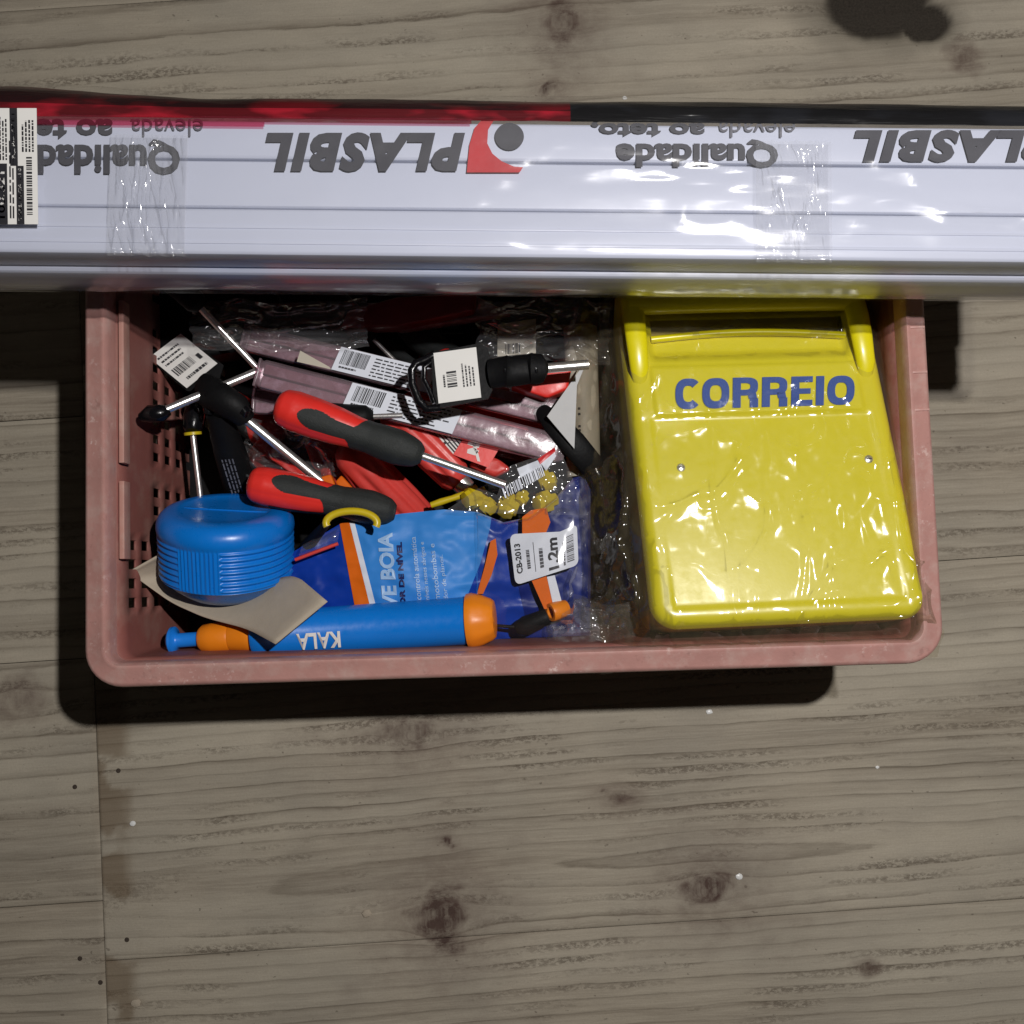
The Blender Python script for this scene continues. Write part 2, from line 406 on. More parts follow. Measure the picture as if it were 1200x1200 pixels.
def plank(u0, u1, v0, v1, vc, d0, k, sp, seed, joint=None):
    def axis(a, b, lo, hi, st):
        xs = [a, a + .0012]
        x = a + .0024
        while x < b - .0024:
            xs.append(x); x += st if lo < x < hi else .03
        return np.array(xs + [b - .0012, b])
    us = axis(u0, u1, -.52, .52, .0032); vs = axis(v0, v1, -.42, .64, .0026)
    U, V = np.meshgrid(us, vs, indexing='ij')
    X = U * cT - V * sT; Y = U * sT + V * cT
    Vd = V.copy(); ST = np.zeros_like(U); TN = np.zeros_like(U)
    Vd += .004 * fbm(U * 3 + seed, V * 5, seed) + .0016 * fbm(U * 14, V * 30, seed + 3)
    for (a, b, R, st, au, av) in KN:
        du = (U - a) * .55; dv = V - b; r2 = du * du + dv * dv
        Vd -= R * R * dv / (r2 + R * R * .6)
        e = ((U - a + .010 * fbm(U * 45, V * 45, 61)) / (au * 1.55)) ** 2 + ((V - b + .007 * fbm(U * 45, V * 60, 63)) / (av * 1.55)) ** 2
        e = e * (1 + .7 * fbm(U * 60, V * 60, seed + 9) + .6 * fbm(U * 30 + 5, V * 140, 12))
        ST = np.maximum(ST, min(.62, st * 1.15) * np.clip(1.15 - e, 0, 1) ** .8 * (1 + .3 * fbm(U * 150, V * 150, 5)))
        ST = np.maximum(ST, .26 * np.exp(-e / 5) * (st > .3))
    d = np.sqrt((d0 + k * (U - uj) + .004 * fbm(U * 4 + 11, V * 0 + 3, seed + 40)) ** 2 + .006 ** 2)
    G = np.sqrt((Vd - vc) ** 2 + d * d) / sp
    Z = .0006 * fbm(U * 5, V * 12, seed + 5)
    # likely shadow from out of view, painted dark with an added shallow hollow
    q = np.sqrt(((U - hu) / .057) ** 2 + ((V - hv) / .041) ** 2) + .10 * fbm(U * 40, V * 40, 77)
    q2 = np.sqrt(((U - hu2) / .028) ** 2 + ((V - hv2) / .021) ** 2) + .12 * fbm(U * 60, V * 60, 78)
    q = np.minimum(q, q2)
    hollow = 1 - sstep(.76, 1.12, q)
    Z -= .006 * hollow; BN = np.maximum(.97 * hollow, .38 * (1 - sstep(.9, 1.8, q + .2 * fbm(U * 30, V * 30, 4))))
    if joint is not None:
        jd = (U - joint)
        m = np.where(jd > 0, (1 - sstep(.018, .034, jd + .006 * fbm(U * 80, V * 60, 8))), (1 - sstep(0, .008, -jd)) * .3)
        TN = np.maximum(TN, .62 * m * sstep(.02, .3, fbm(U * 25, V * 34, 31) + .25))
    edge = (U <= u0 + 1e-6) | (U >= u1 - 1e-6) | (V <= v0 + 1e-6) | (V >= v1 - 1e-6)
    Z[edge] -= .0007
    nu, nv = len(us) - 1, len(vs) - 1
    mb = MB(); mb.grid(np.stack([X, Y, Z], -1), nu, nv)
    # skirt
    def idx(i, j): return i * (nv + 1) + j
    ring = [idx(i, 0) for i in range(nu)] + [idx(nu, j) for j in range(nv)] + [idx(i, nv) for i in range(nu, 0, -1)] + [idx(0, j) for j in range(nv, 0, -1)]
    b = len(mb.v)
    for r in ring: x, y, z = mb.v[r]; mb.v.append((x, y, -.022))
    for i in range(len(ring)):
        i2 = (i + 1) % len(ring); mb.f.append((ring[i2], ring[i], b + i, b + i2))
    o = mb.build('plank', M['wood'], floor, 50)
    me = o.data; nn = len(me.vertices)
    def put(name, arr):
        at = me.attributes.new(name, 'FLOAT', 'POINT'); full = np.zeros(nn); a = arr.ravel(); full[:len(a)] = a; full[len(a):] = a[ring]
        at.data.foreach_set('value', full.astype(np.float32))
    put('ring', G + seed * 3.37); put('stain', ST); put('tone', TN); put('shadow_spot', BN)
    at = me.attributes.new('uvw', 'FLOAT_VECTOR', 'POINT'); full = np.zeros((nn, 3)); uvs = np.stack([U + seed * .71, Vd + seed * .37, U * 0], -1).reshape(-1, 3)
    full[:len(uvs)] = uvs; full[len(uvs):] = uvs[ring]
    at.data.foreach_set('vector', full.astype(np.float32).ravel())
    return o
def vat(px, py): return uvof(W(px, py, 0))[1]
G_ = .0003
rs = [vat(600, 1094), vat(1150, 654), vat(1150, 268), vat(1150, -60)]
rs = [-1.7, rs[0] - .27, rs[0], rs[1], rs[2], rs[3], rs[3] + .27, 1.7]
par = [(.1, .1, 0, .014), (.14, .06, .0, .012), None, (.10, .05, .02, .014), (.02, .08, .01, .013), (.09, .09, -.02, .020), (.1, .05, 0, .018), (.1, .05, 0, .018)]
for i in range(len(rs) - 1):
    v0, v1 = rs[i] + G_, rs[i + 1] - G_
    if i >= 4: p = par[i]; plank(-1.7, 1.7, v0, v1, v0 - p[0] if i % 2 else v1 + p[0], p[1], p[2], p[3], 5 + i)
    elif i == 2: plank(uj + G_, 1.7, v0, v1, vat(258, 1045), .030, -.055, .0115, 3, uj)
    else:
        p = par[i]; plank(uj + G_, 1.7, v0, v1, v0 - p[0] if i % 2 else v1 + p[0], p[1], p[2], p[3], 5 + i, uj)
ls = [-1.7, vat(30, 1350), vat(30, 1062), vat(30, 776), vat(30, 492), rs[4]]
for i in range(len(ls) - 1):
    plank(-1.7, uj - G_, ls[i] + G_, ls[i + 1] - G_, ls[i] - .07 if i % 2 else ls[i + 1] + .05, .05, .03, .013 + .002 * (i % 3), 21 + i, uj)
# nails and specks
M['rust'] = plastic('rusty_nail', (.05, .035, .025), .7, .4, .5, 400)
nl = MB().lathe([(0, .0021), (.0004, .0019), (.0005, .0006)], 12, Matrix.Rotation(-PI / 2, 4, 'Y')).build('nail_head', M['rust'], None)
nail0 = nl; first = True
wh = {'88,922': 'rusty nail head left of the board joint, nearest the crate corner shadow', '139,903': 'rusty nail head just right of the butt joint, nearest the crate shadow',
      '94,1123': 'rusty nail head in the left board near the bottom of the picture', '118,1151': 'rusty nail head at the board joint near the bottom left', '149,1101': 'rusty nail head right of the joint, lower of the two on that side'}
for k, lb in wh.items():
    x, y = map(int, k.split(',')); o = nail0 if first else nail0.copy()
    if not first: col.objects.link(o)
    first = False; o.location = W(x, y, 0) + Vector((0, 0, .0006)); tag(o, lb, 'nail', 'nail heads in the boards')
sp_m = plastic('white_speck', (.85, .85, .83), .3, .05, .1)
for (x, y, r, lb) in ((831, 834, .0030, 'round white speck on the boards right under the crate shadow'), (866, 1027, .0032, 'round white speck beside the dark knot in the lower board'),
                   (160, 1175, .0045, 'pale flattened chip on the boards at bottom left'), (430, 1070, .0045, 'faint square pale chip left of the big knot'), (156, 965, .0028, 'small pale chip right of the board joint'),
                   (1028, 899, .0018, 'tiny pale speck on the boards under the right corner of the crate'), (732, 115, .0022, 'tiny pale chip on the board at the edge of the bundle')):
    bm = bmesh.new(); bmesh.ops.create_icosphere(bm, subdivisions=2, radius=r)
    for v in bm.verts: n = R_.uniform(.85, 1.15); v.co = Vector((v.co.x * n, v.co.y * n * .8, v.co.z * .35 + r * .2))
    me = bpy.data.meshes.new('speck'); bm.to_mesh(me); bm.free(); me.materials.append(sp_m if r < .004 else M['card'])
    o = bpy.data.objects.new('paint_speck' if r < .004 else 'plaster_chip', me); col.objects.link(o); o.location = W(x, y, 0.0002); tag(o, lb, 'speck' if r < .004 else 'chip')

# ================================================================== CRATE
RZ = .25
bl = W(98, 807, RZ); br = W(1109, 777, RZ)
cx_dir = (br - bl).normalized(); cy_dir = Vector((0, 0, 1)).cross(cx_dir)
CW = (br - bl).length; CD = .35
cc = bl + cx_dir * CW / 2 + cy_dir * CD / 2; cc.z = 0
CT = frame(cc, cx_dir)
crate = thing('plastic_crate', CT, 'faded pink-brown plastic crate full of tools, standing on the boards', 'crate')
def rr_path(hx, hy, r, stx):
    """rounded rectangle path points (x,y,nx,ny,side) starting on the left side"""
    out = []
    def line(x0, y0, x1, y1, nx, ny, cells, side):
        for q in cells: out.append((x0 + (x1 - x0) * q, y0 + (y1 - y0) * q, nx, ny, side))
    def arc(cx, cy, a0):
        for k in range(1, 8):
            t = math.radians(a0 + 90 * k / 8); out.append((cx + r * math.cos(t), cy + r * math.sin(t), math.cos(t), math.sin(t), -1))
    def cells(L):
        n = int(L / .013); pit = L / n; q = []
        for i in range(n): q += [i * pit / L, (i * pit + .0062) / L]
        return q + [1.0]
    line(-hx, hy - r, -hx, -hy + r, -1, 0, cells(2 * (hy - r)), 0); arc(-hx + r, -hy + r, 180)
    line(-hx + r, -hy, hx - r, -hy, 0, -1, cells(2 * (hx - r)), 1); arc(hx - r, -hy + r, 270)
    line(hx, -hy + r, hx, hy - r, 1, 0, cells(2 * (hy - r)), 2); arc(hx - r, hy - r, 0)
    line(hx - r, hy, -hx + r, hy, 0, 1, cells(2 * (hx - r)), 3); arc(-hx + r, hy - r, 90)
    return out
path = rr_path(CW / 2, CD / 2, .024, 0)
prof = [(.0020, .222), (0, .224), (-.0002, .245), (.0008, .2485), (.003, .25), (.0105, .25), (.0118, .2513), (.0138, .2513), (.0150, .2495), (.0158, .245), (.0165, .222)]
P = np.array([[(x - nx * o, y - ny * o, z) for (o, z) in prof] for (x, y, nx, ny, sd) in path + path[:1]])
n_ = len(path)
for i in range(n_ + 1):
    P[i, :, 2] += .0007 * float(fbm(P[i, 0, 0] * 9, P[i, 0, 1] * 9, 4)) ; 
MB().grid(P, n_, len(prof) - 1).build('rim', M['crate'], crate, 50)
zs = [.012]; z = .022; holes_z = []
while z < .215:
    zs += [z, z + .0125]; z += .0205
zs += [.236]
Wv = []
for (x, y, nx, ny, sd) in path + path[:1]:
    Wv.append([(x - nx * (.0155 + .016 * (1 - zz / .25)), y - ny * (.0155 + .016 * (1 - zz / .25)), zz) for zz in zs])
Wv = np.array(Wv)
sidecount = {}
runs = []
for i in range(n_): 
    sd = path[i][4]; runs.append(sidecount.get(sd, 0)); sidecount[sd] = sidecount.get(sd, 0) + 1
def keepw(i, j):
    sd = path[i][4]
    if sd < 0 or path[(i + 1) % n_][4] != sd: return True
    r = runs[i]; n = sidecount[sd]
    if r % 2 == 0: return True                      # bars
    if j == 0 or j >= len(zs) - 2 or j % 2 == 0: return True
    c = r // 2; tot = n // 2
    if c < 2 or c > tot - 3: return True
    if sd == 0:
        y = path[i][1]
        if y > -.085 + .012: return j > 15 or c % 9 in (4,)
        return j > 19
    return c % 8 in (0,) or j > 15
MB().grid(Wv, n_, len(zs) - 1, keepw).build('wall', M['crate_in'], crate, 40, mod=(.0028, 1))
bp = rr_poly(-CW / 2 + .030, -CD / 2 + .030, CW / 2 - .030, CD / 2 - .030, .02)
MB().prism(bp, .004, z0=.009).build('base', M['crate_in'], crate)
for (y0, y1) in ((-.028, .082), (-.092, -.040)):
    ox = -CW / 2 + .0190
    MB().box((ox + .0012, (y0 + y1) / 2, .2325), (.0036, y1 - y0, .011), bev=.0008).build('rib', M['crate_rib'], crate)
# light crease in the right rim
for yy in (.02, .075, .045):
    MB().box((CW / 2 - .008, yy - .03, .2502), (.0125, .0016, .0014), bev=.0004).build('rim_joint', M['crate'], crate)

# ================================================================== MAILBOX
def bil(c):
    c = [Vector(p) for p in c]
    def fn(s, t, h=0.0):
        p = (c[0] * (1 - s) + c[1] * s) * (1 - t) + (c[3] * (1 - s) + c[2] * s) * t
        a = (c[1] - c[0]).lerp(c[2] - c[3], max(0, min(1, t))); b = (c[3] - c[0])
        n = a.cross(b).normalized(); return p + n * h
    return fn
mc = [W(766, 737, .256), W(1094, 722, .256), W(1014, 338, .215), W(722, 344, .215)]
MF = bil(mc); MWd = (mc[1] - mc[0]).length; MHt = (mc[3] - mc[0]).length
def t_of(py): return (737 - 6 - py) / (737 - 341)
mbx = thing('mailbox', Matrix.Translation(MF(.5, .5, -.10)), 'yellow plastic mailbox lettered CORREIO in a clear bag, at the right end of the crate', 'mailbox')
T_LIP, T_OP = t_of(391), t_of(366)
def hfront(S, Tt):
    s = S * MWd; t = Tt * MHt; w = MWd
    cr = .016
    dx = np.minimum(s, w - s); dyb = t
    # rounded corners at the bottom
    d = np.minimum(dx, dyb)
    r = .009
    h = np.where(d < r, -r + np.sqrt(np.clip(r * r - (r - np.clip(d, 0, r)) ** 2, 0, None)), 0)
    inner = sstep(.0125, .0165, np.minimum(dx, dyb + .002))
    plate = inner * (Tt < t_of(492)) 
    h = h - .0013 * inner * (1 - sstep(t_of(494), t_of(488), Tt))
    band = sstep(t_of(490), t_of(487), Tt)
    h = h + .0010 * band * sstep(.017, .019, dx) * (1 - sstep(t_of(431), t_of(427), Tt))
    up = sstep(t_of(425), t_of(405), Tt)
    h = h - .006 * up * sstep(.016, .024, dx)
    h = h + .0012 * np.sin(PI * np.clip(Tt / .62, 0, 1)) * inner
    return h
nu, nv = 150, 190
S, Tt = np.meshgrid(np.linspace(0, 1, nu + 1), np.linspace(0, 1, nv + 1), indexing='ij')
H = hfront(S, Tt)
P = np.zeros((nu + 1, nv + 1, 3))
for i in range(nu + 1):
    for j in range(nv + 1):
        s_, t = S[i, j], Tt[i, j]; a_ = min(s_, 1 - s_) * MWd; b_ = t * MHt; rc = .017
        if a_ < rc and b_ < rc:
            dx, dy = rc - a_, rc - b_; q = max(dx, dy) / math.hypot(dx, dy); a_, b_ = rc - dx * q, rc - dy * q
            s_ = a_ / MWd if s_ < .5 else 1 - a_ / MWd; t = b_ / MHt
        P[i, j] = MF(s_, t, H[i, j])
def lip(s): return T_LIP + .018 * math.sin(PI * min(1, max(0, (s - .1) / .8))) 
def keepm(i, j):
    s = (i + .5) / nu; t = (j + .5) / nv
    if .125 < s < .885 and lip(s) < t < T_OP + .0: return False
    return True
body = MB(); body.grid(P, nu, nv, keepm)
def pull(S_, T_): return P[int(round(S_ * nu)), int(round(T_ * nv))]
rimidx = [(i, 0) for i in range(nu)] + [(nu, j) for j in range(nv)] + [(i, nv) for i in range(nu, 0, -1)] + [(0, j) for j in range(nv, 0, -1)]
cen = MF(.5, .5, 0); nrm = (MF(.5, .5, 1) - MF(.5, .5, 0))
top = [Vector(P[i, j]) for i, j in rimidx]
def inset(p, k): q = cen.lerp(p, 1 - k); return q - nrm * ((q - cen).dot(nrm)) 
b0 = len(body.v); nr = len(top)
for p in top: body.v.append(tuple(p))
for dep, k in ((.010, .004), (.05, .03), (.10, .07)):
    for p in top: body.v.append(tuple(inset(p, k) - nrm * (dep + .006)))
for l in range(3):
    for i in range(nr):
        i2 = (i + 1) % nr; body.f.append((b0 + l * nr + i2, b0 + l * nr + i, b0 + (l + 1) * nr + i, b0 + (l + 1) * nr + i2))
body.f.append(tuple(b0 + 3 * nr + i for i in reversed(range(nr))))
body.build('body', M['yellow'], mbx, 35, True)
# posts, handle bar, flap lip
for s, w in ((.055, .0085), (.935, .0085)):
    pts = [MF(s, t_of(452), -.004), MF(s, t_of(432), .003), MF(s, t_of(400), .0050), MF(s, t_of(372), .0050), MF(s, t_of(346), .003)]
    MB().tube(pts, [w * .45, w * .75, w * .86, w * .9, w * .9], 20, flat=.55).build('post', M['yellow'], mbx, 60, True)
MB().tube([MF(q, t_of(354), .002 + .002 * math.sin(PI * q)) for q in np.linspace(.04, .95, 12)], .0062, 14).build('handle_bar', M['yellow'], mbx, 60, True)
MB().tube([MF(q, lip(q) - .004, -.0035) for q in np.linspace(.12, .89, 20)], .0026, 12).build('slot_lip', M['yellow'], mbx, 60, True)
M['slot'] = plastic('slot_lit_plate', (.60, .46, .12), .5, .2, .2, 30)
MB().grid(np.array([[tuple(MF(.10 + .80 * i / 8, T_LIP - .03 + .13 * j / 6, -.014 - .004 * j / 6)) for j in range(7)] for i in range(9)]), 8, 6).build('slot_lit_plate', M['slot'], mbx, 60, True)  # added shallow plate, its bright colour stands in for light in the slot
pf = lambda lift: (lambda a, b: MF(a, b, lift))
def fpx(px, py, lift):  # mailbox surface point under picture place, by search
    s, t = (px - 745) / 300, t_of(py)
    for _ in range(8):
        p = MF(s, t, 0); d = p - Vector((0, 0, CAM_H)); z = d.dot(_F); x = 600 + FPX * d.x / z; y = 600 - FPX * d.dot(_U) / z
        s += (px - x) / 310; t += (y - py) / 390
    return MF(s, t, lift + float(hfront(np.array(s), np.array(t))))
c4 = [fpx(791, 481, .0006), fpx(1000, 475, .0006), fpx(1001, 441, .0006), fpx(791, 445, .0006)]
mb = MB(); lf = quad_fn(c4, .0003)
def ringpart(x0, y0, w, h, a0, a1, k=.235, kx=.235, n=40, ex=2.9):
    vs = []; cx_, cy_ = x0 + w / 2, y0 + h / 2
    for q in range(n + 1):
        a = math.radians(a0 + (a1 - a0) * q / n); c, s_ = math.cos(a), math.sin(a)
        f = lambda v: math.copysign(abs(v) ** (2 / ex), v)
        vs += [(cx_ + w / 2 * f(c), cy_ + h / 2 * f(s_)), (cx_ + (w / 2 - kx) * f(c), cy_ + (h / 2 - k) * f(s_))]
    b = len(mb.v); mb.v += [tuple(lf(x / LW, y)) for x, y in vs]
    mb.f += [(b + 2 * q, b + 2 * q + 1, b + 2 * q + 3, b + 2 * q + 2)[::(1 if a1 < a0 else -1)] for q in range(n)]
def bar(x0, y0, x1, y1, sk=0):
    b = len(mb.v); mb.v += [tuple(lf(x / LW, y)) for x, y in ((x0, y0), (x1, y0), (x1 + sk, y1), (x0 + sk, y1))]; mb.f.append((b, b + 1, b + 2, b + 3))
LW = 5.545; x = 0
for ch in 'CORREIO':
    w = {'C': .80, 'O': .84, 'R': .80, 'E': .66, 'I': .25}[ch]
    if ch == 'C': ringpart(x, 0, w, 1, 42, 318, ex=2.6)
    if ch == 'O': ringpart(x, 0, w, 1, 0, 360, ex=2.6)
    if ch == 'R':
        bar(x, 0, x + .25, 1); bar(x + .24, .81, x + w * .47, 1); bar(x + .24, .40, x + w * .47, .59); ringpart(x - .04, .40, w + .02, .60, -90, 90, .19, .235, ex=2.8); bar(x + w - .27, 0, x + w - .01, .30); bar(x + w - .30, .28, x + w - .04, .48, -.04)
    if ch == 'E':
        bar(x, 0, x + .25, 1); bar(x + .24, 0, x + w, .2); bar(x + .24, .41, x + w - .06, .59); bar(x + .24, .8, x + w, 1)
    if ch == 'I': bar(x, 0, x + w, 1)
    x += w + (.105 if ch != 'C' else .03)
mb.build('lettering', M['blue_ink'], mbx, 0, True)
for (x, y) in ((798, 548), (1018, 538)):
    p = fpx(x, y, -.0002); T = frame(p, nrm, (0, 1, 0))
    sc_ = MB().lathe([(0, .0030), (.0010, .0028), (.0016, .0016)], 16, T).build('screw', M['chrome'], mbx, 40, True)
    MB().box((.0017, 0, 0), (.0006, .0034, .0007), T).build('screw_slot', M['ink'], sc_, 0, False).matrix_parent_inverse = Matrix.Identity(4)
for o in list(bpy.data.objects):
    if o.name.startswith('screw_slot'):
        inv = mbx.matrix_basis.inverted()
        for v in o.data.vertices: v.co = inv @ v.co
# clear bag round the mailbox
def creases(U, V, seed, ang, fu, fv):
    c, s = math.cos(ang), math.sin(ang); A = U * c + V * s; B = -U * s + V * c
    return np.clip(ridge(A * fu, B * fv, seed), 0, 1) ** 5
n1, n2 = 170, 200
S, Tt = np.meshgrid(np.linspace(-.20, 1.05, n1 + 1), np.linspace(-.10, 1.0, n2 + 1), indexing='ij')
hb = hfront(np.clip(S, 0, 1), np.clip(Tt, 0, 1)); hb = np.maximum(hb, -.0045)
out = np.maximum(np.maximum(-S, S - 1) * MWd, np.maximum(-Tt * MHt, 0)); out = np.clip(out, 0, None)
wr = .0030 * creases(S, Tt, 3, .7, 2, 4) + .0022 * creases(S, Tt, 8, 1.45, 2.2, 6) + .0014 * creases(S, Tt, 14, .2, 3, 5) + .0008 * fbm(S * 12, Tt * 12, 4) + .004 * fbm(S * 3, Tt * 3, 9) ** 2
wr += .0040 * np.exp(-((S - .40) / .14) ** 2 - ((Tt - .15) / .05) ** 2) + .0036 * np.exp(-((S - .60) / .09) ** 2 - ((Tt - .24) / .05) ** 2) + .0045 * np.exp(-((S - .88) / .05) ** 2 - ((Tt - .36) / .13) ** 2) + .0030 * np.exp(-((S - .12) / .05) ** 2 - ((Tt - .10) / .10) ** 2)
zone = .35 + .65 * sstep(.62, .35, Tt); wr = wr * (.45 + .75 * zone)
Hh = hb + .0016 + wr - out * 1.3 - 6 * out ** 2 + sstep(0, .02, out) * .006 * fbm(S * 9, Tt * 9, 12)
P2 = np.zeros((n1 + 1, n2 + 1, 3))
for i in range(n1 + 1):
    for j in range(n2 + 1):
        P2[i, j] = MF(S[i, j], Tt[i, j], Hh[i, j])
inn = lambda i, j: 0 <= S[i, j] and S[i + 1, j] <= 1 and Tt[i, j] >= 0
for i in range(n1 + 1):
    for j in range(n2 + 1):
        if out[i, j] > 0:
            e = float(sstep(0, .012, out[i, j])); u, v = S[i, j], Tt[i, j]
            P2[i, j, 2] += e * (.007 * max(0, float(ridge(u * 9 + 2, v * 5, 21))) ** 2 + .004 * float(fbm(u * 22, v * 14, 23)))
MB().grid(P2, n1, n2, inn).build('clear_bag', M['bag'], mbx, 180, True)
MB().grid(P2, n1, n2, lambda i, j: not inn(i, j)).build('bag_skirt', M['bag_skirt'], mbx, 180, True)

# ================================================================== BUNDLE OF WHITE PROFILES
BZ = .355; BB = .2545
pa = W(0, 297, BZ); pb = W(1200, 309, BZ)
bd = (pb - pa).normalized(); perp = Vector((0, 0, 1)).cross(bd)
x_end = (W(1376, 310, BZ) - pa).dot(bd)
BT = frame(pa, bd)          # local: x along, y away (up in photo), z up; origin top front edge
bun = thing('profile_bundle', BT @ Matrix.Translation((0, 0, BB - BZ)), 'long bundle of white plastic profiles in printed clear film, lying across the crate', 'bundle')
BH = BZ - BB; X0, X1 = -1.35, x_end - .006
wid = [(0.0012, .0274), (.0281, .0553), (.0560, .0778)]
def prof_poly(y0, y1, z0, z1):
    r = .0022; p = rr_poly(y0, z0, y1, z1, r, 3)
    return p
levels = [(0, .024), (.0245, .049), (.0495, .074), (.0745, BH - .0006)]
stag = [.008, .003, -.0035, 0]
for li, (z0, z1) in enumerate(levels):
    for ci, (y0, y1) in enumerate(wid):
        off = R_.uniform(-.0015, .0015); zt = z1 - (0 if ci != 1 else .0008)
        pol = prof_poly(y0 + stag[li], y1 + min(0, stag[li]) + (.001 if li < 2 else 0), z0, zt)
        if ci < 2 and li == 3:   # shallow step along the face
            pass
        n = len(pol); xs = [X0 + off, X1 + off]
        vs = [(x, y, z) for x in xs for (y, z) in pol]
        fs = [tuple(range(n)), tuple(reversed(range(n, 2 * n)))] + [(i, n + i, n + (i + 1) % n, (i + 1) % n) for i in range(n)]
        MB().add(vs, fs).build('profile', M['pvc'], bun, 30)
# raised bead lines on the top profiles
MB().box(((X0 + X1) / 2, .0165, BH - .0004), (X1 - X0, .0016, .0008), bev=.0003).build('bead', M['pvc'], bun)
MB().box(((X0 + X1) / 2, .0078, BH - .0004), (X1 - X0, .0018, .0008), bev=.0003).build('bead', M['pvc'], bun)
# wrapping film
YB = .0788
sec = [(.0065, .002), (.0055, .012), (.003, .024), (.0005, .036), (-.003, .046), (-.006, .055), (-.0066, .064), (-.006, .073), (-.0035, .082), (-.0018, .092), (-.0008, .1003), (.0015, .1022)]
sec += [(y, .1024) for y in np.linspace(.006, YB - .003, 22)]
sec += [(YB + .0015, .1012), (YB + .004, .097), (YB + .0065, .088), (YB + .006, .06), (YB + .004, .03), (YB + .002, .002)]
sec = [(y, z * BH / .1005) for y, z in sec]
xs = np.concatenate([np.linspace(X0, -.05, 60), np.linspace(-.045, X1 + .008, 260)])
Xg = np.repeat(xs[:, None], len(sec), 1); Yg = np.tile([s[0] for s in sec], (len(xs), 1)); Zg = np.tile([s[1] for s in sec], (len(xs), 1))
topm = sstep(.0, .004, Yg) * (1 - sstep(YB - .004, YB, Yg)) * (Zg > BH * .95)
fold = .0030 * np.exp(-((Yg - (.066 - .045 * np.clip((Xg - .33) / .25, 0, 1.2))) / .0022) ** 2) * sstep(.30, .40, Xg)
fold += .0022 * np.exp(-((Yg - (.047 - .028 * np.clip((Xg - .38) / .22, -.3, 1))) / .0018) ** 2) * sstep(.28, .37, Xg)
fold += .0018 * np.exp(-((Yg - (.022 - .004 * np.sin(Xg * 20))) / .0015) ** 2) * sstep(.40, .46, Xg)
nz = .0014 * fbm(Xg * 14, Yg * 60, 3) + .0004 * fbm(Xg * 60, Yg * 200, 13) + .0020 * np.clip(ridge(Xg * 9, Yg * 40, 5), 0, 1) ** 4
Zg = Zg + topm * (fold + np.clip(nz, -.0001, 1))
side = 1 - (Zg > BH * .9)
Yg = Yg - (Yg < 0) * side * .0022 * np.clip(ridge(Xg * 6, Zg * 60, 9), 0, 1) + (Yg > YB) * side * .004 * fbm(Xg * 8, Zg * 30, 2)
MB().grid(np.stack([Xg, Yg, Zg], -1), len(xs) - 1, len(sec) - 1).build('clear_wrap', M['wrap'], bun, 180)
# printed band hanging over the back edge (red, then black)
def band_mat(name, c0, c1):
    a = N(name); nz = a.noise(1, 3, .5, stretch=(22, 60, 30)); m = a.ramp(nz, [(.50, 0.0), (.62, 1.0)])
    cc_ = a.mix(m, c0, c1); h = a.noise(1, 4, .6, stretch=(12, 160, 60))
    nb = a.bump(h, .6, .002)
    p = a.n('BsdfPrincipled', Base_Color=cc_, Roughness=.28, Normal=nb)
    tr = a.n('BsdfTransparent', Color=c1).outputs[0]
    return a.surf(a.n('MixShader', Fac=.82, i1=tr, i2=p.outputs[0]).outputs[0])
M['band_red'] = band_mat('dark_red_printed_film', (.014, .002, .003), (.13, .004, .008)); M['band_edge'] = band_mat('red_printed_film', (.10, .004, .008), (.42, .012, .028))
M['band_black'] = band_mat('black_printed_film', (.004, .004, .005), (.012, .013, .017))
def lx(px, y=200): return (W(px, y, BZ) - pa).dot(bd)
def band(x0, x1, mat, name, low, ta=0, tb=1):
    n = max(4, int((x1 - x0) / .004)); ts = np.linspace(ta, tb, 14); P = []
    for x in np.linspace(x0, x1, n + 1):
        row = []
        for t in ts:
            y = YB - .001 + t * (.0225 + low(x)); z = BH + .0018 - .0022 * t - .022 * t * t * t
            z += .0016 * float(fbm(x * 20, t * 4, 6)) * t; y += .0012 * float(fbm(x * 10, 2, 8)) * t
            row.append((x, y, z))
        P.append(row)
    MB().grid(np.array(P), n, len(ts) - 1).build(name, mat, bun, 180)
lowf = lambda x: .0062 * max(0, min(1, (lx(230) - x) / (lx(230) - lx(0))))
band(X0, lx(668), M['band_red'], 'dark_red_band', lowf, .30, 1); band(X0, lx(668), M['band_edge'], 'red_band', lowf, 0, .30); band(lx(668), X1 + .01, M['band_black'], 'black_band', lambda x: 0)
P = []
for x in np.linspace(X0, X1 + .01, 420):
    row = []
    for t in np.linspace(0, 1, 16):
        y = YB - .003 + t * (.0265 + lowf(x)); z = BH + .0036 - .0022 * t - .022 * t * t * t + .0016 * max(0, float(ridge(x * 7, t * 3.5, 16))) ** 2 + .0008 * float(fbm(x * 30, t * 6, 19))
        row.append((x, y, z))
    P.append(row)
MB().grid(np.array(P), 419, 15).build('clear_flap', M['clear'], bun, 180)
# pink tinted strip beneath the red band on the top face
M['pink'] = film('pink_tinted_film', tint=(.95, .62, .70), haze=.04, hazec=(.7, .1, .18), rough=.15, gmin=.01, bs=.2, gain=.6)
MB().box(((X0 + lx(310)) / 2, YB - .0035, BH + .0030), (lx(310) - X0, .0055, .0003)).build('pink_strip', M['pink'], bun)
MB().box(((lx(310) + lx(552)) / 2, YB - .0022, BH + .0030), (lx(552) - lx(310), .0028, .0003)).build('pink_strip', M['pink'], bun)
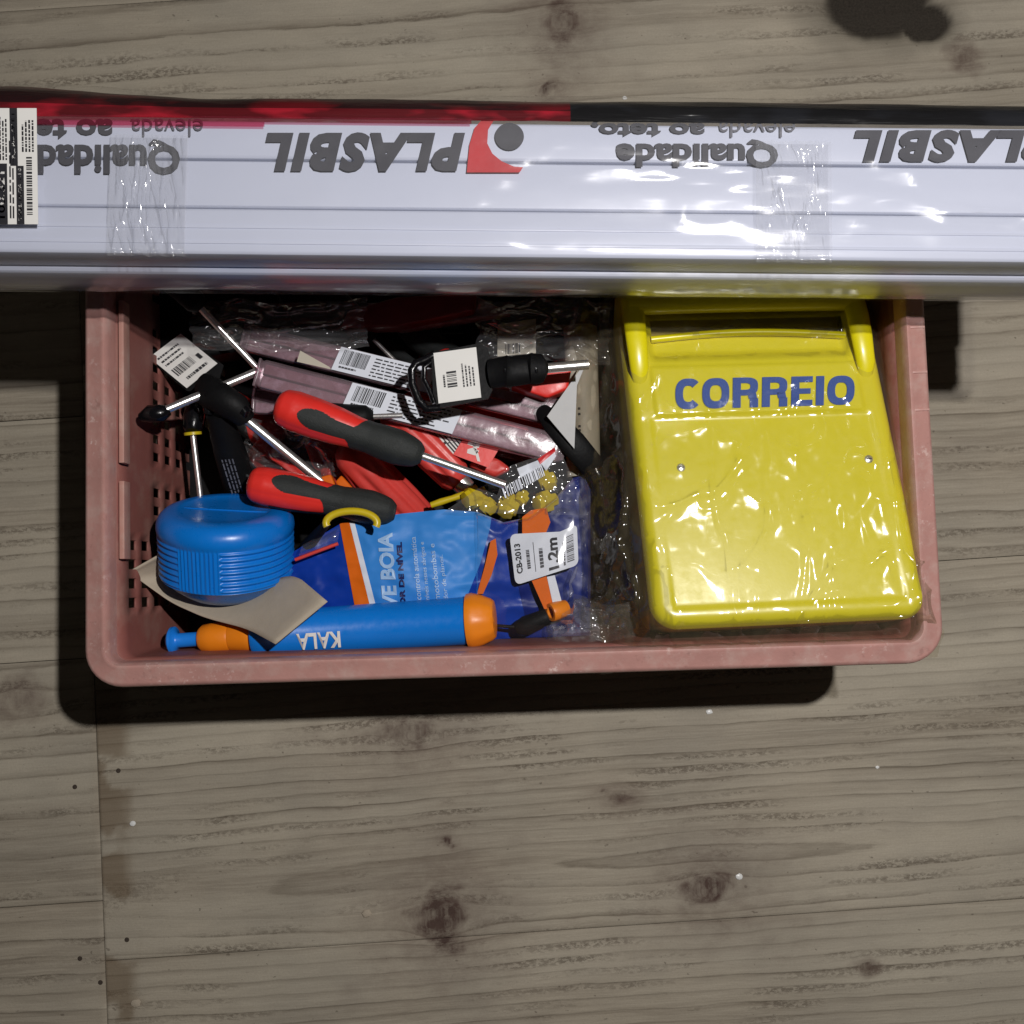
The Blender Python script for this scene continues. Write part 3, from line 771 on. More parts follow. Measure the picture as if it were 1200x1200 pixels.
# printing, upside down as in the photograph
PZ = BZ + .0011
def pq(x0, y0, x1, y1, sl=.010):   # box in picture; text rotated half a turn: left-bottom of text is right-top of box
    f = lambda x, y: W(x, y + (x - 600) * sl * 0, PZ)
    return [f(x1, y0), f(x0, y0), f(x0, y1), f(x1, y1)]
def ptext(s, x0, y0, x1, y1, mat, bold=.02, shear=0, sp=1.0, name='lettering'):
    m_ = MB(); text_on(m_, s, quad_fn(pq(x0, y0, x1, y1)), bold, shear, sp); m_.build(name, mat, bun, 0, True)
ptext('Qualidade', 20, 163, 211, 204, M['ink_grey'], .035)
ptext('elevada', 153, 139, 238, 160, M['ink_soft'], .0)
ptext('ao teto', 3, 139, 132, 163, M['ink_grey'], .035)
ptext('PLASBIL', 311, 155, 545, 201, M['ink_grey'], .055, .22, 1.16)
ptext('Qualidade', 722, 163, 912, 196, M['ink_grey'], .035)
ptext('elevada', 841, 141, 932, 161, M['ink_soft'], .0)
ptext('ao teto,', 693, 141, 826, 160, M['ink_grey'], .035)
ptext('PLASBIL', 1001, 152, 1237, 190, M['ink_grey'], .055, .22, 1.16)
for ox, oy, sy in ((0, 0, 1), (690, -2, .94)):
    # red ribbon mark curling round a dark ball
    L = []; Rr = []
    for q in np.linspace(0, 1, 22):
        x = 560 + 42 * q ** 2.2 + 10 * q; y = 141 + 55 * q ** .9
        L.append((x, y))
    pts = [(547, 202), (550, 170), (556, 150), (566, 139), (580, 139), (572, 152), (571, 168), (577, 180), (588, 189), (602, 195), (613, 196), (609, 202)]
    T_ = Matrix.Translation(BT.translation)
    m_ = MB(); vv = [tuple(W(x + ox, 139 + (y - 139) * sy + oy, PZ + .0002)) for x, y in pts]
    m_.add(vv, [tuple(reversed(range(len(vv)))) if False else tuple(range(len(vv)))]); m_.build('logo_ribbon', M['ink_red'], bun, 0, True)
    m_ = MB(); vv = [tuple(W(597 + ox + 17 * math.cos(a), 160 + oy + 16 * math.sin(a), PZ + .0003)) for a in np.linspace(0, 2 * PI, 33)[:-1]]
    m_.add(vv, [tuple(range(32))]); m_.build('logo_ball', M['ink_grey'], bun, 0, True)
# crinkled tape bands across the bundle
def tape(px0, px1, seed):
    x0, x1 = lx(px0), lx(px1); n = 120; m = 110; P = []
    for x in np.linspace(x0, x1, n + 1):
        row = []
        for y in np.linspace(-.0015, YB - .012, m + 1):
            e = math.sin(PI * (x - x0) / (x1 - x0)) ** .4 if x0 < x < x1 else 0
            z = BH + .0036 + .0022 * e * float(fbm(x * 300 + 2 * y * 40, y * 26, seed)) + .0018 * e * max(0, float(ridge(x * 150, y * 22, seed + 3))) ** 3
            if y < .001: z -= .001
            row.append((x, y, z))
        P.append(row)
    MB().grid(np.array(P), n, m).build('clear_tape', M['tape'], bun, 180)
tape(131, 222, 3); tape(884, 972, 6)
# black and white labels stuck at the left
def sticker(parent, corners, name='label', mat=None, th=.0003):
    m_ = MB(); f = quad_fn(corners); c = [f(0, 0), f(1, 0), f(1, 1), f(0, 1)]; n = (c[1] - c[0]).cross(c[3] - c[0]).normalized() * th
    m_.add([*c, *[q + n for q in c]], [(3, 2, 1, 0), (4, 5, 6, 7), (0, 1, 5, 4), (1, 2, 6, 5), (2, 3, 7, 6), (3, 0, 4, 7)])
    o = m_.build(name, mat or M['paper'], parent, 0, True); return o, quad_fn(corners, th + .0002)
def sub(mb, name, mat, part):
    return mb.build(name, mat, part, 0)      # world coordinates fixed below
def to_local(part, root):
    inv = root.matrix_basis.inverted()
    for ch in part.children:
        ch.data.transform(inv)
LZ = BZ + .0062
stk, fn = sticker(bun, [W(45, 263, LZ), W(43, 127, LZ), W(-32, 127, LZ), W(-30, 263, LZ)])
m_ = MB(); strip(m_, fn, .5, .30, 1, .42); strip(m_, fn, 0, .21, .5, .33); strip(m_, fn, 0, .47, .52, .7); sub(m_, 'black_stripe', M['ink'], stk)
m_ = MB(); barcode(m_, fn, .08, .08, .58, .17, 4); smalltext(m_, fn, .62, .04, .95, .25, 4, 2); smalltext(m_, fn, .05, .36, .95, .45, 2, 6); smalltext(m_, fn, .55, .46, .95, .6, 3, 8); sub(m_, 'barcode', M['ink'], stk)
m_ = MB(); text_on(m_, 'TAM. PEÇA 1.10', fn, .02, box=(.03, .24, .48, .30)); text_on(m_, 'PÇ. PACOTE 1', fn, .02, box=(.56, .33, .95, .39)); text_on(m_, '100.321', fn, .02, box=(.05, .51, .45, .62)); sub(m_, 'lettering', M['paper'], stk)
to_local(stk, bun)

#@@CONTENTS
# ================================================================== THINGS IN THE CRATE
# added black sheet standing in for the shade between the tools
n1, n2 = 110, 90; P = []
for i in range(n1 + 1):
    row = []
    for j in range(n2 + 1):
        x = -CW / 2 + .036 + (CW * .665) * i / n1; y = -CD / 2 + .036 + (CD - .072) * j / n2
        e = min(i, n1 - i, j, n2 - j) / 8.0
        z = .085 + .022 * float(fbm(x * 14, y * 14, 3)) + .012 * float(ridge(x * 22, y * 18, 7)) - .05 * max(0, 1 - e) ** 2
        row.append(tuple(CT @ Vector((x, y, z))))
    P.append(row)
lin = MB().grid(np.array(P), n1, n2).build('shade_sheet', M['black'], None, 60)
tag(lin, 'added crumpled black sheet giving the dark depth under the tools in the crate', 'plastic sheet')

# ---------------- screwdrivers with red and black handles
def drv_black(t, s, zc):
    if t > .985: return True
    up = .18 + 1.0 * float(sstep(.53, .62, t)) - .10 * float(sstep(.3, .45, t)); lo = -.70 - .6 * float(sstep(.50, .58, t))
    if t > .30 and lo < s < up: return True
    return ((t - .30) / .125) ** 2 + ((s + .24) / .47) ** 2 < 1
def make_driver(T, L, label, shaft=.06, r=1.0, phil=False):
    root = thing('screwdriver', T, label, 'screwdriver', 'red and black screwdrivers')
    pts = [(0, .25), (.006, .5), (.02, .72), (.05, .9), (.12, 1.0), (.28, 1.0), (.42, .93), (.55, .80), (.64, .76), (.74, .84), (.84, .86), (.92, .74), (.97, .62), (1, .42)]
    ts = np.linspace(0, 1, 240); rr = np.interp(ts, [p[0] for p in pts], [p[1] for p in pts])
    k = np.array([.25, .5, .25]); 
    for _ in range(9): rr[1:-1] = np.convolve(rr, k, 'same')[1:-1]
    R0 = .0134 * r; seg = 160
    def isb(i, kk):
        t = ts[min(i, 239)] ; a = 2 * PI * (kk + .5) / seg; return drv_black(t, math.sin(a) * (1 if math.cos(a) > -.2 else .3), math.cos(a))
    p1 = [(t * L, q * R0) for t, q in zip(ts, rr)]
    rf = lambda i, x, a, q: q * (1 + .035 * abs(math.sin(a * 3)))
    MB().lathe(p1, seg, rf=rf, sel=lambda i, kk: not isb(i, kk)).build('handle', M['red'], root, 60)
    p2 = [(t * L, q * R0 + .00035) for t, q in zip(ts, rr)]
    MB().lathe(p2, seg, rf=rf, sel=isb).build('grip', M['rubber'], root, 60)
    MB().lathe([(L - .001, .0), (L - .0005, .0058 * r), (L + .0008, .0054 * r), (L + .001, .003)], 24).build('collar', M['rubber'], root, 60)
    if shaft:
        MB().tube([(L - .004, 0, 0), (L + shaft, 0, 0)], [.0028 * r, .0028 * r], 16).build('shaft', M['chrome'], root, 60)
    return root
T, L = px_frame((323, 474, .232), (494, 534, .226), math.radians(-6))
drv = make_driver(T, L, 'screwdriver with red and black handle above the blue pouch, its steel shaft pointing right', shaft=.060)
T, L2 = px_frame((290, 566, .205), (462, 600, .198), math.radians(-14))
d2 = dup(drv, T @ Matrix.Rotation(math.radians(-22), 4, 'X'), 'screwdriver with red and black handle right behind the ribbed blue container')
for ch in list(d2.children):
    if ch.name.startswith('shaft'): bpy.data.objects.remove(ch)
T, L2 = px_frame((330, 520, .120), (200, 420, .120), 2)
dup(drv, T, 'red and black screwdriver lying deep in the crate left of the big red handles')
T, L2 = px_frame((560, 470, .13), (420, 380, .12), 3)
dup(drv, T, 'red and black screwdriver buried in the dark behind the clear tubes')

# ---------------- fluted red handles
def fluted(a, b, w, label, flutes=7, metal=None, roll=0, tip=.0):
    T, L = px_frame(a, b, roll); root = thing('fluted_handle', T, label, 'tool handle')
    ts = np.linspace(0, 1, 60)
    rad = w * np.clip(np.interp(ts, [0, .02, .08, .25, .6, .9, .97, 1], [.35, .6, .82, .97, 1, .93, .75, .4]), 0, 1)
    amp = np.interp(ts, [0, .12, .25, .85, .97, 1], [0, .1, 1, 1, .2, 0])
    rf = lambda i, x, a_, q: q * (1 - .14 * amp[i] * (.5 - .5 * math.cos(a_ * flutes)) ** 2)
    MB().lathe([(t * L, q) for t, q in zip(ts, rad)], 112, rf=rf).build('handle', M['red_dull'], root, 60)
    MB().lathe([(L - .004, w * .55), (L + .006, w * .5), (L + .007, w * .3)], 24).build('ferrule', M['chrome'], root, 60)
    return root
fluted((402, 522, .188), (512, 634, .138), .0165, 'big fluted red tool handle just above the sky blue pouch', 8)
fluted((452, 478, .180), (541, 566, .176), .0135, 'smaller fluted red handle crossed by the steel screwdriver shaft', 7)
fluted((384, 540, .150), (452, 622, .130), .0135, 'fluted red handle half hidden left of the biggest red handle', 7)

# ---------------- clear tubes with barcode labels
def clear_tube(a, b, w, hgt, label, lab=None, seed=1, taper=1.0):
    T, L = px_frame(a, b); root = thing('clear_tube', T, label, 'clear tube', 'clear tubes with pink inserts')
    n = 90; P = []; sg = 28
    for i in range(n + 1):
        t = i / n; k = 1 + (taper - 1) * t; e = min(1, min(i, n - i) / 2 * .25 + .75)
        row = []
        for q in range(sg + 1):
            a_ = 2 * PI * q / sg; c, s_ = math.cos(a_), math.sin(a_)
            yy = math.copysign(abs(c) ** .45, c) * w / 2 * k * e; zz = math.copysign(abs(s_) ** .45, s_) * hgt / 2 * e
            zz += .0006 * float(fbm(t * 22, yy * 180, seed)) if s_ > 0 else 0
            row.append((t * L, yy, zz))
        P.append(row)
    MB().grid(np.array(P), n, sg).build('tube', M['tube'], root, 60)
    for y0, s_ in ((-.24, .4), (.20, .34)):
        MB().box((L * .5, y0 * w, -hgt * .12), (L * .96, w * s_, hgt * .35), bev=.001).build('insert', M['tube_in'], root, 40)
    MB().box((.001, 0, 0), (.0018, w * .98, hgt * .96), bev=.0006).build('end_cap', M['tube'], root, 40)
    if lab:
        x0, x1 = lab; f0 = quad_fn([T @ Vector((x0, -w * .44, hgt / 2 + .0009)), T @ Vector((x1, -w * .44, hgt / 2 + .0009)), T @ Vector((x1 + .003, w * .44, hgt / 2 + .0009)), T @ Vector((x0 + .003, w * .44, hgt / 2 + .0009))])
        o, fn = sticker(root, [f0(0, 0), f0(1, 0), f0(1, 1), f0(0, 1)], mat=M['paper_blue'])
        m_ = MB(); barcode(m_, fn, .05, .30, .32, .92, seed, 20); smalltext(m_, fn, .06, .12, .28, .26, 1, seed)
        smalltext(m_, fn, .38, .08, .97, .94, 6, seed + 1, .38); m_.build('barcode', M['ink'], o, 0); to_local(o, root)
    return root
clear_tube((301, 437, .206), (662, 528, .190), .0205, .011, 'clear tube with pink insert running past the red screwdriver butt, lower of the labelled pair', (.064, .143), 3)
clear_tube((285, 395, .190), (660, 486, .182), .0200, .011, 'upper labelled clear tube, partly under the black hanger and the white bundle', (.068, .138), 5)
clear_tube((296, 470, .170), (480, 480, .160), .019, .010, 'clear tube end peeping out left of the red screwdriver butt', None, 8)

# ---------------- black hanger card with label on a black sleeve, right
A = W(482, 445, .245); T = frame(A, W(640, 430, .245) - A)
hg = thing('sleeved_tool', T, 'black sleeved tool with steel shaft and cream barcode label, in the middle', 'tool')
inv = T.inverted()
def lp(px, py, z=.245): v = inv @ W(px, py, z); return (v.x, v.y)
outl = [(480, 432), (487, 424), (500, 420), (510, 410), (545, 405), (562, 402), (572, 408), (574, 420), (640, 417), (640, 448), (600, 455), (576, 458), (572, 466), (520, 478), (499, 482), (488, 470), (481, 452)]
hollow = [(492, 434), (497, 430), (500, 440), (503, 452), (508, 470), (500, 473), (494, 462), (490, 448)]
# plate as frame around the loop: build from strips
MB().prism([lp(*p) for p in [(505, 413), (562, 402), (572, 408), (577, 457), (572, 467), (514, 478), (508, 470)]], .0035, z0=-.004).build('hanger_card', M['black'], hg, 40)
loop = [(510, 414), (500, 420), (487, 425), (482, 433), (483, 450), (490, 468), (500, 479), (516, 477)]
MB().tube([(*lp(*p), -.002) for p in loop], .0028, 10, flat=.8).build('hanger_loop', M['black_gloss'], hg, 60)
MB().tube([(*lp(*p), -.0015) for p in [(505, 424), (497, 430), (497, 444), (503, 456), (509, 472)]], .0018, 10).build('hanger_loop', M['black_gloss'], hg, 60)
MB().tube([(*lp(574, 438), -.001), (*lp(592, 436), .001), (*lp(594, 436), .0025), (*lp(598, 436), .001), (*lp(620, 433), .001), (*lp(623, 433), .0028), (*lp(628, 433), .0015), (*lp(634, 432), .0008), (*lp(638, 432), -.001)],
          [.0098, .0102, .0108, .0102, .0100, .0106, .0103, .0098, .006], 20, flat=.72).build('sleeve', M['black'], hg, 40)
for x in (591, 627):
    MB().tube([(*lp(x, 447), .0030), (*lp(x + 1, 438), .0090), (*lp(x, 425), .0062)], .0011, 8).build('ring_edge', M['black_gloss'], hg, 60)
MB().tube([(*lp(634, 431), -.003), (*lp(690, 425), -.006)], .0034, 16).build('shaft', M['chrome'], hg, 60)
o, fn = sticker(hg, [W(514, 473, .2455), W(564, 466, .2455), W(558, 407, .2455), W(508, 414, .2455)], mat=M['paper'], th=.0006)
fn2 = lambda a, b: fn(1 - b, a)
m_ = MB(); barcode(m_, fn2, .28, .52, .62, .75, 7, 7); smalltext(m_, fn2, .25, .10, .75, .42, 4, 3, .45); smalltext(m_, fn2, .30, .78, .6, .86, 1, 5); m_.build('barcode', M['ink'], o, 0); to_local(o, hg)

# ---------------- T-handle wrench with black hanger and label, upper left
A = W(290, 490, .225); T = frame(A, W(214, 420, .225) - A)
tw = thing('t_handle_wrench', T, 'steel T-handle wrench with black head and white barcode tag, at the left wall', 'wrench')
inv = T.inverted()
def w3(px, py, z): return tuple(inv @ W(px, py, z))
MB().tube([w3(188, 483, .221), w3(300, 436, .200)], [.0029, .0029], 20).build('cross_bar', M['chrome'], tw, 60)
MB().tube([w3(165, 489, .218), w3(176, 485, .220), w3(190, 484, .220), w3(198, 481, .218)], [.003, .0062, .0060, .0035], 16).build('bar_cap', M['black_gloss'], tw, 60)
MB().tube([w3(240, 462, .208), w3(258, 466, .214), w3(278, 479, .214), w3(288, 492, .208)], [.0085, .0110, .0100, .0070], 24, flat=.8).build('head', M['black'], tw, 60)
MB().tube([w3(280, 472, .214), w3(287, 482, .214), w3(286, 492, .210)], [.004, .006, .003], 12).build('knob', M['black_gloss'], tw, 60)
MB().tube([w3(284, 488, .208), w3(384, 570, .186)], .0034, 16).build('shaft', M['chrome'], tw, 60)
MB().tube([w3(236, 448, .205), w3(249, 456, .216), w3(258, 466, .216)], [.0075, .0088, .0085], 18, flat=.5).build('strap', M['black'], tw, 60)
MB().tube([w3(240, 468, .208), w3(246, 478, .208), w3(244, 486, .208)], [.0042, .0046, .003], 12).build('knob', M['black_gloss'], tw, 60)
MB().prism([(inv @ W(*p, .168)).to_tuple()[:2] for p in [(174, 421), (213, 391), (262, 428), (252, 460), (219, 458)]], .0018, z0=(inv @ W(214, 420, .166)).z).build('hanger_card', M['black'], tw, 40)
o, fn = sticker(tw, [W(219, 455, .1705), W(255, 426, .1705), W(212, 391, .1705), W(175, 419, .1705)], mat=M['paper'], th=.0005)
m_ = MB(); barcode(m_, fn, .10, .30, .70, .50, 11, 14); smalltext(m_, fn, .10, .60, .8, .92, 3, 3, .4); smalltext(m_, fn, .2, .1, .9, .22, 1, 4); strip(m_, fn, .80, .30, .90, .44); m_.build('barcode', M['ink'], o, 0); to_local(o, tw)

# ---------------- black handled driver with printed side, left centre
T, L = px_frame((288, 590, .150), (256, 485, .205)); r_ = thing('black_handle_tool', T, 'black handled tool with fine grey print, standing between the wrench and the blue container', 'tool')
MB().tube([(0, 0, 0), (L * .15, 0, 0), (L * .6, 0, 0), (L, 0, 0)], [.010, .0125, .0115, .009], 24, flat=.8).build('handle', M['black'], r_, 60)
m_ = MB(); fq = quad_fn([Vector((L * .08, .004, .0102)), Vector((L * .6, .004, .0098)), Vector((L * .6, -.007, .0088)), Vector((L * .08, -.007, .0092))])
fq = quad_fn([Vector((L * .6, .005, .0100)), Vector((L * .08, .005, .0104)), Vector((L * .08, -.005, .0104)), Vector((L * .6, -.005, .0100))])
smalltext(m_, lambda a, b: fq(a, b), 0, 0, 1, 1, 4, 5, .4); m_.build('print', M['ink_soft'], r_, 0)

# ---------------- small screwdriver with yellow collar
T, L = px_frame((226, 508, .184), (236, 592, .176)); r_ = thing('slim_screwdriver', T, 'slim upright screwdriver with a black handle and thin yellow collar', 'screwdriver')
MB().tube([(0, 0, 0), (L, 0, 0)], .0021, 14).build('shaft', M['chrome'], r_, 60)
MB().lathe([(-.0015, .003), (-.001, .0062), (.001, .0062), (.0015, .003)], 24).build('collar', M['yellow_small'], r_, 60)
MB().tube([(-.020, .001, -.008), (-.013, .001, -.005), (-.004, 0, -.002), (-.001, 0, 0)], [.006, .0075, .0070, .005], 20).build('handle', M['black_gloss'], r_, 60)
# ---------------- other steel shafts poking out
def rod(a, b, r, label, mat='chrome', grip=None):
    T, L = px_frame(a, b); q = thing('steel_shaft_tool', T, label, 'tool')
    MB().tube([(0, 0, 0), (L, 0, 0)], r, 14).build('shaft', M[mat], q, 60)
    MB().lathe([(-.06, .004), (-.055, .009), (-.03, .0105), (-.005, .008), (0, .004)], 24).build('handle', M[grip or 'black'], q, 60)
    return q
rod((236, 362, .208), (306, 436, .190), .0024, 'thin steel shaft running up to the left from the end of the clear tube')
rod((438, 398, .165), (470, 430, .165), .0016, 'thin steel rod in the shade behind the barcode label')
rod((438, 488, .205), (472, 487, .205), .0022, 'short pale steel tip right of the red screwdriver handle')
rod((372, 560, .125), (300, 500, .115), .0028, 'dark tool shaft low down beneath the wrench')

# ---------------- blue ribbed container on its card
ax = Vector((.05, .935, .36)).normalized(); base = W(268, 697, .183)
T = frame(base, ax); bc = thing('ribbed_container', T, 'round royal blue ribbed plastic container lying on grey card, in the lower left corner', 'container')
pr = [(0, .002), (0, .019), (.002, .022), (.0035, .023), (.0035, .028), (.007, .033), (.012, .0390), (.0165, .0430)] + [(x, .0455) for x in np.linspace(.018, .048, 70)]
pr += [(.0495, .0463), (.053, .0468), (.057, .0462), (.0605, .0443), (.0630, .0415), (.0642, .0380), (.0644, .0350), (.0645, .0320), (.0643, .0310), (.0638, .0292), (.0634, .022), (.0633, .012), (.0633, .001)]
def rfc(i, x, a, q):
    if x < .018 or x > .0485: return q
    aa = (a + PI) % (2 * PI) - PI; e = min(1, (x - .018) / .0015, (.0485 - x) / .0015)
    d1, d2 = math.radians(-10), math.radians(27)
    if d1 < aa < d2: return q + e * .00045 * math.cos((aa - d1) / (d2 - d1) * 2 * PI * 10)
    if abs(aa) > 2.2: return q
    k = min(1, abs(aa - d1) / .03, abs(aa - d2) / .03)
    return q + e * (.00085 * math.cos((x - .018) / .0305 * 2 * PI * 7.0 + PI)) * k
MB().lathe(pr, 420, rf=rfc).build('body', M['blue'], bc, 50)
MB().box((.0634, 0, 0), (.0014, .058, .0024), bev=.0006).build('grip_ridge', M['blue'], bc, 50)
# card
lowp = [(150, 670), (165, 681), (202, 707), (240, 724), (290, 737), (323, 755)]; upp = [(186, 650), (192, 672), (215, 690), (290, 690), (345, 672), (384, 705)]
def pint(pp, t):
    xs = np.linspace(0, 1, len(pp)); return float(np.interp(t, xs, [p[0] for p in pp])), float(np.interp(t, xs, [p[1] for p in pp]))
P = []
for i in range(61):
    t = i / 60; t2 = t
    l0 = np.array([pint(lowp, min(1, max(0, t + d))) for d in (-.05, -.025, 0, .025, .05)]).mean(0); u0 = np.array([pint(upp, min(1, max(0, t + d))) for d in (-.05, -.025, 0, .025, .05)]).mean(0)
    if t == 0: l0, u0 = lowp[0], upp[0]
    if t == 1: l0, u0 = lowp[-1], upp[-1]
    row = []
    for j in range(13):
        s_ = j / 12; x = l0[0] * (1 - s_) + u0[0] * s_; y = l0[1] * (1 - s_) + u0[1] * s_
        z = .208 - .030 * math.sin(PI * min(1, t * 1.05)) * (.45 + .55 * s_) + .046 * t * t - .010 * t
        row.append(tuple(W(x, y, z)))
    P.append(row)
cd_ = MB().grid(np.array(P), 60, 12).build('grey_card', M['card'], None, 180, mod=(.0007, 0)); tag(cd_, 'curved piece of plain grey card under the blue container', 'card')

# ---------------- blue hand pump
T, L = px_frame((304, 744, .197), (556, 727, .212)); pm = thing('hand_pump', T, 'blue plastic hand pump with orange ends lying along the front wall of the crate', 'hand pump')
PR = .0166
MB().lathe([(-.002, .002), (-.002, PR - .001), (0, PR), (.012, PR), (.0125, PR - .0004), (L - .004, PR - .0002), (L, PR)], 72).build('barrel', M['blue'], pm, 40)
MB().lathe([(L - .005, PR), (L - .0045, PR + .0018), (L - .001, PR + .0024), (L + .002, PR + .0016), (L + .006, PR + .0004), (L + .0120, PR - .0022), (L + .0140, PR - .0040), (L + .0146, PR * .5), (L + .0147, 0.001)], 64,
           rf=lambda i, x, a, q: q * (1 + .012 * math.cos(a * 10)) if x > L + .001 else q).build('end_cap', M['orange'], pm, 40)
MB().lathe([(-.043, .003), (-.0425, .0078), (-.040, .0098), (-.033, .0106), (-.022, .0103), (-.0205, .0098), (-.0190, .0104), (-.008, .0112), (-.003, .0118), (0, .010)], 56).build('grip', M['orange'], pm, 40)
MB().lathe([(-.0665, .002), (-.0665, .0048), (-.0645, .0085), (-.0632, .0098), (-.0612, .0098), (-.0600, .006), (-.0585, .0050), (-.043, .0050)], 40).build('plunger', M['blue_hi'], pm, 40)
m_ = MB()
def kf(a, b):
    x = (T.inverted() @ W(406, 740, .204)).x - a * .0305; ph = -math.asin(.02) - b * (math.asin(.66) - math.asin(.02)); return (x, (PR + .0010) * math.sin(ph), (PR + .0010) * math.cos(ph))
text_on(m_, 'KALA', kf, .030, .12, 1.08); m_.build('lettering', M['paper'], pm, 0)

# ---------------- pouch with sky blue print and the float switch seen through it
pch = thing('float_switch_pouch', Matrix.Translation(W(510, 700, .12)), 'blue plastic pouch printed CHAVE BOIA with an orange float switch inside', 'pouch')
tx = [325, 338, 400, 470, 520, 560, 590, 620, 650, 672, 684, 695]; ty = [668, 650, 613, 602, 597, 600, 612, 606, 584, 560, 557, 580]
def zp(x, y):
    b = .188 + .012 * math.sin(PI * min(1, max(0, (x - 330) / 360))) * math.sin(PI * min(1, max(0.05, (y - 590) / 190)))
    b += .0030 * float(fbm(x * .020, y * .012, 5)) + .0022 * float(ridge(x * .018 + 3, y * .03, 11)) - .006 * float(sstep(.0, 1, (x - 560) / 60)) - .010 * float(sstep(690, 770, y))
    return b
def psheet(name, mat, fL, fR, y0f, y1, lift, nu=60, nv=50, th=None):
    """fL,fR: x of the left and right edge as a function of y"""
    P = []
    for i in range(nu + 1):
        row = []
        for j in range(nv + 1):
            u = i / nu; v = j / nv
            xa = fL(600 + 0 * v); y = None
            # iterate as y depends on x
            x = (fL(650) + fR(650)) / 2
            for _ in range(4):
                yt = y0f(x); y = yt + (y1 - yt) * v; x = fL(y) * (1 - u) + fR(y) * u
            row.append(tuple(W(x, y, zp(x, y) + lift)))
        P.append(row)
    return MB().grid(np.array(P), nu, nv).build(name, mat, pch, 180, True)
top_y = lambda x: float(np.interp(x, tx, ty))
lin2 = lambda xa, ya, xb, yb: (lambda y: xa + (xb - xa) * (y - ya) / (yb - ya))
psheet('pouch', M['royal'], lambda y: 330, lambda y: 692, top_y, 772, 0, 110, 60)
psheet('navy_panel', M['navy'], lambda y: 612 - 6 * math.sin(y * .04), lambda y: 692, top_y, 772, .0006, 30, 50)
psheet('sky_panel', M['sky_ink'], lin2(404, 614, 439, 712), lambda y: float(np.interp(y, [598, 620, 660, 715], [577, 574, 563, 541])), top_y, 745, .0007, 60, 50)
psheet('orange_stripe', M['orange_deep'], lin2(398, 614, 416, 712), lin2(411, 614, 434, 712), top_y, 745, .0010, 6, 40)
psheet('white_stripe', M['paper_blue'], lin2(410, 614, 434, 712), lin2(416, 614, 441, 712), top_y, 745, .0012, 4, 40)
def pline(s, lb, rb, rt, lt, mat, bold=0, name='lettering'):
    m_ = MB()
    def f(a, b):
        x = (lb[0] * (1 - a) + rb[0] * a) * (1 - b) + (lt[0] * (1 - a) + rt[0] * a) * b; y = (lb[1] * (1 - a) + rb[1] * a) * (1 - b) + (lt[1] * (1 - a) + rt[1] * a) * b
        return W(x, y, zp(x, y) + .0016)
    text_on(m_, s, f, bold); m_.build(name, mat, pch, 0, True)
pline('CHAVE BOIA', (470, 762), (460, 624), (442, 624), (452, 762), M['pale_ink'], .04)
pline('CONTROLADOR DE NÍVEL', (481, 790), (471, 635), (463, 635), (473, 790), M['navy_ink'], .05)
for s_, x, y in (('controla automática', 481, 629), ('níveis nesses abrigos e', 492, 635), ('motobombas e', 503, 637), ('dor de planos.', 514, 650)):
    pline(s_, (x + 13, 703), (x + 6, y), (x, y), (x + 6, 703), M['pale_ink'], .01)
# float arm, tube ring and size label
zz_ = .2025
def arm(poly, z, mat, name, h=.002):
    c = [W(x, y, z) for x, y in poly]; inv = pch.matrix_basis.inverted(); lc = [inv @ p for p in c]
    MB().prism([(p.x, p.y) for p in lc], h, z0=lc[0].z - h).build(name, mat, pch, 40)
arm([(612, 606), (622, 598), (640, 595), (645, 612), (640, 624), (612, 628)], .2000, M['orange_deep'], 'float_arm', .006)
arm([(622, 678), (640, 674), (650, 712), (638, 714)], .2005, M['orange_deep'], 'float_arm', .006)
arm([(641, 676), (650, 674), (658, 704), (648, 708)], .2010, M['paper_blue'], 'white_strip', .003)
arm([(575, 634), (581, 631), (583, 650), (576, 674), (566, 696), (559, 696), (568, 664)], .2008, M['orange_deep'], 'float_arm', .003)
A = W(645, 718, .203); B = W(664, 712, .197); T = frame(Vector((0, 0, 0)), B - A); inv = pch.matrix_basis.inverted(); T.translation = inv @ A
MB().lathe([(0, .0042), (0, .0062), (.001, .0066), (.010, .0062), (.013, .0056), (.013, .003), (.003, .0040), (0, .0042)], 36, T, closed=False).build('ring', M['orange'], pch, 60)
m_ = MB(); m_.tube([inv @ W(606, 736, .199), inv @ W(616, 733, .201), inv @ W(642, 722, .201)], [.0045, .0068, .0055], 18).build('switch_weight', M['black'], pch, 60)
m_ = MB(); m_.tube([inv @ W(578, 733, .200), inv @ W(592, 734, .202), inv @ W(608, 735, .200)], .0012, 10).build('cord', M['black'], pch, 60)
m_ = MB(); m_.tube([inv @ W(x, y, .202) for x, y in ((676, 664), (672, 676), (668, 684), (670, 694), (668, 700))], [.0010, .0014, .0010, .0016, .0008], 8).build('tie', M['crumple'], pch, 60)
LB_, RB_, RT_, LT_ = (678, 662), (676, 622), (597, 626), (604, 686)
def stf(a, b):
    x = (LB_[0] * (1 - a) + RB_[0] * a) * (1 - b) + (LT_[0] * (1 - a) + RT_[0] * a) * b; y = (LB_[1] * (1 - a) + RB_[1] * a) * (1 - b) + (LT_[1] * (1 - a) + RT_[1] * a) * b
    y -= 7 * math.sin(PI * b) * 0; y += (-9 * (1 - b) * max(0, (.25 - b) / .25)) * a
    return x, y
def stz(x, y): return .2048 + .0022 * math.sin((x - 596) / 82 * PI) + .0008 * math.sin((x + y) * .12)
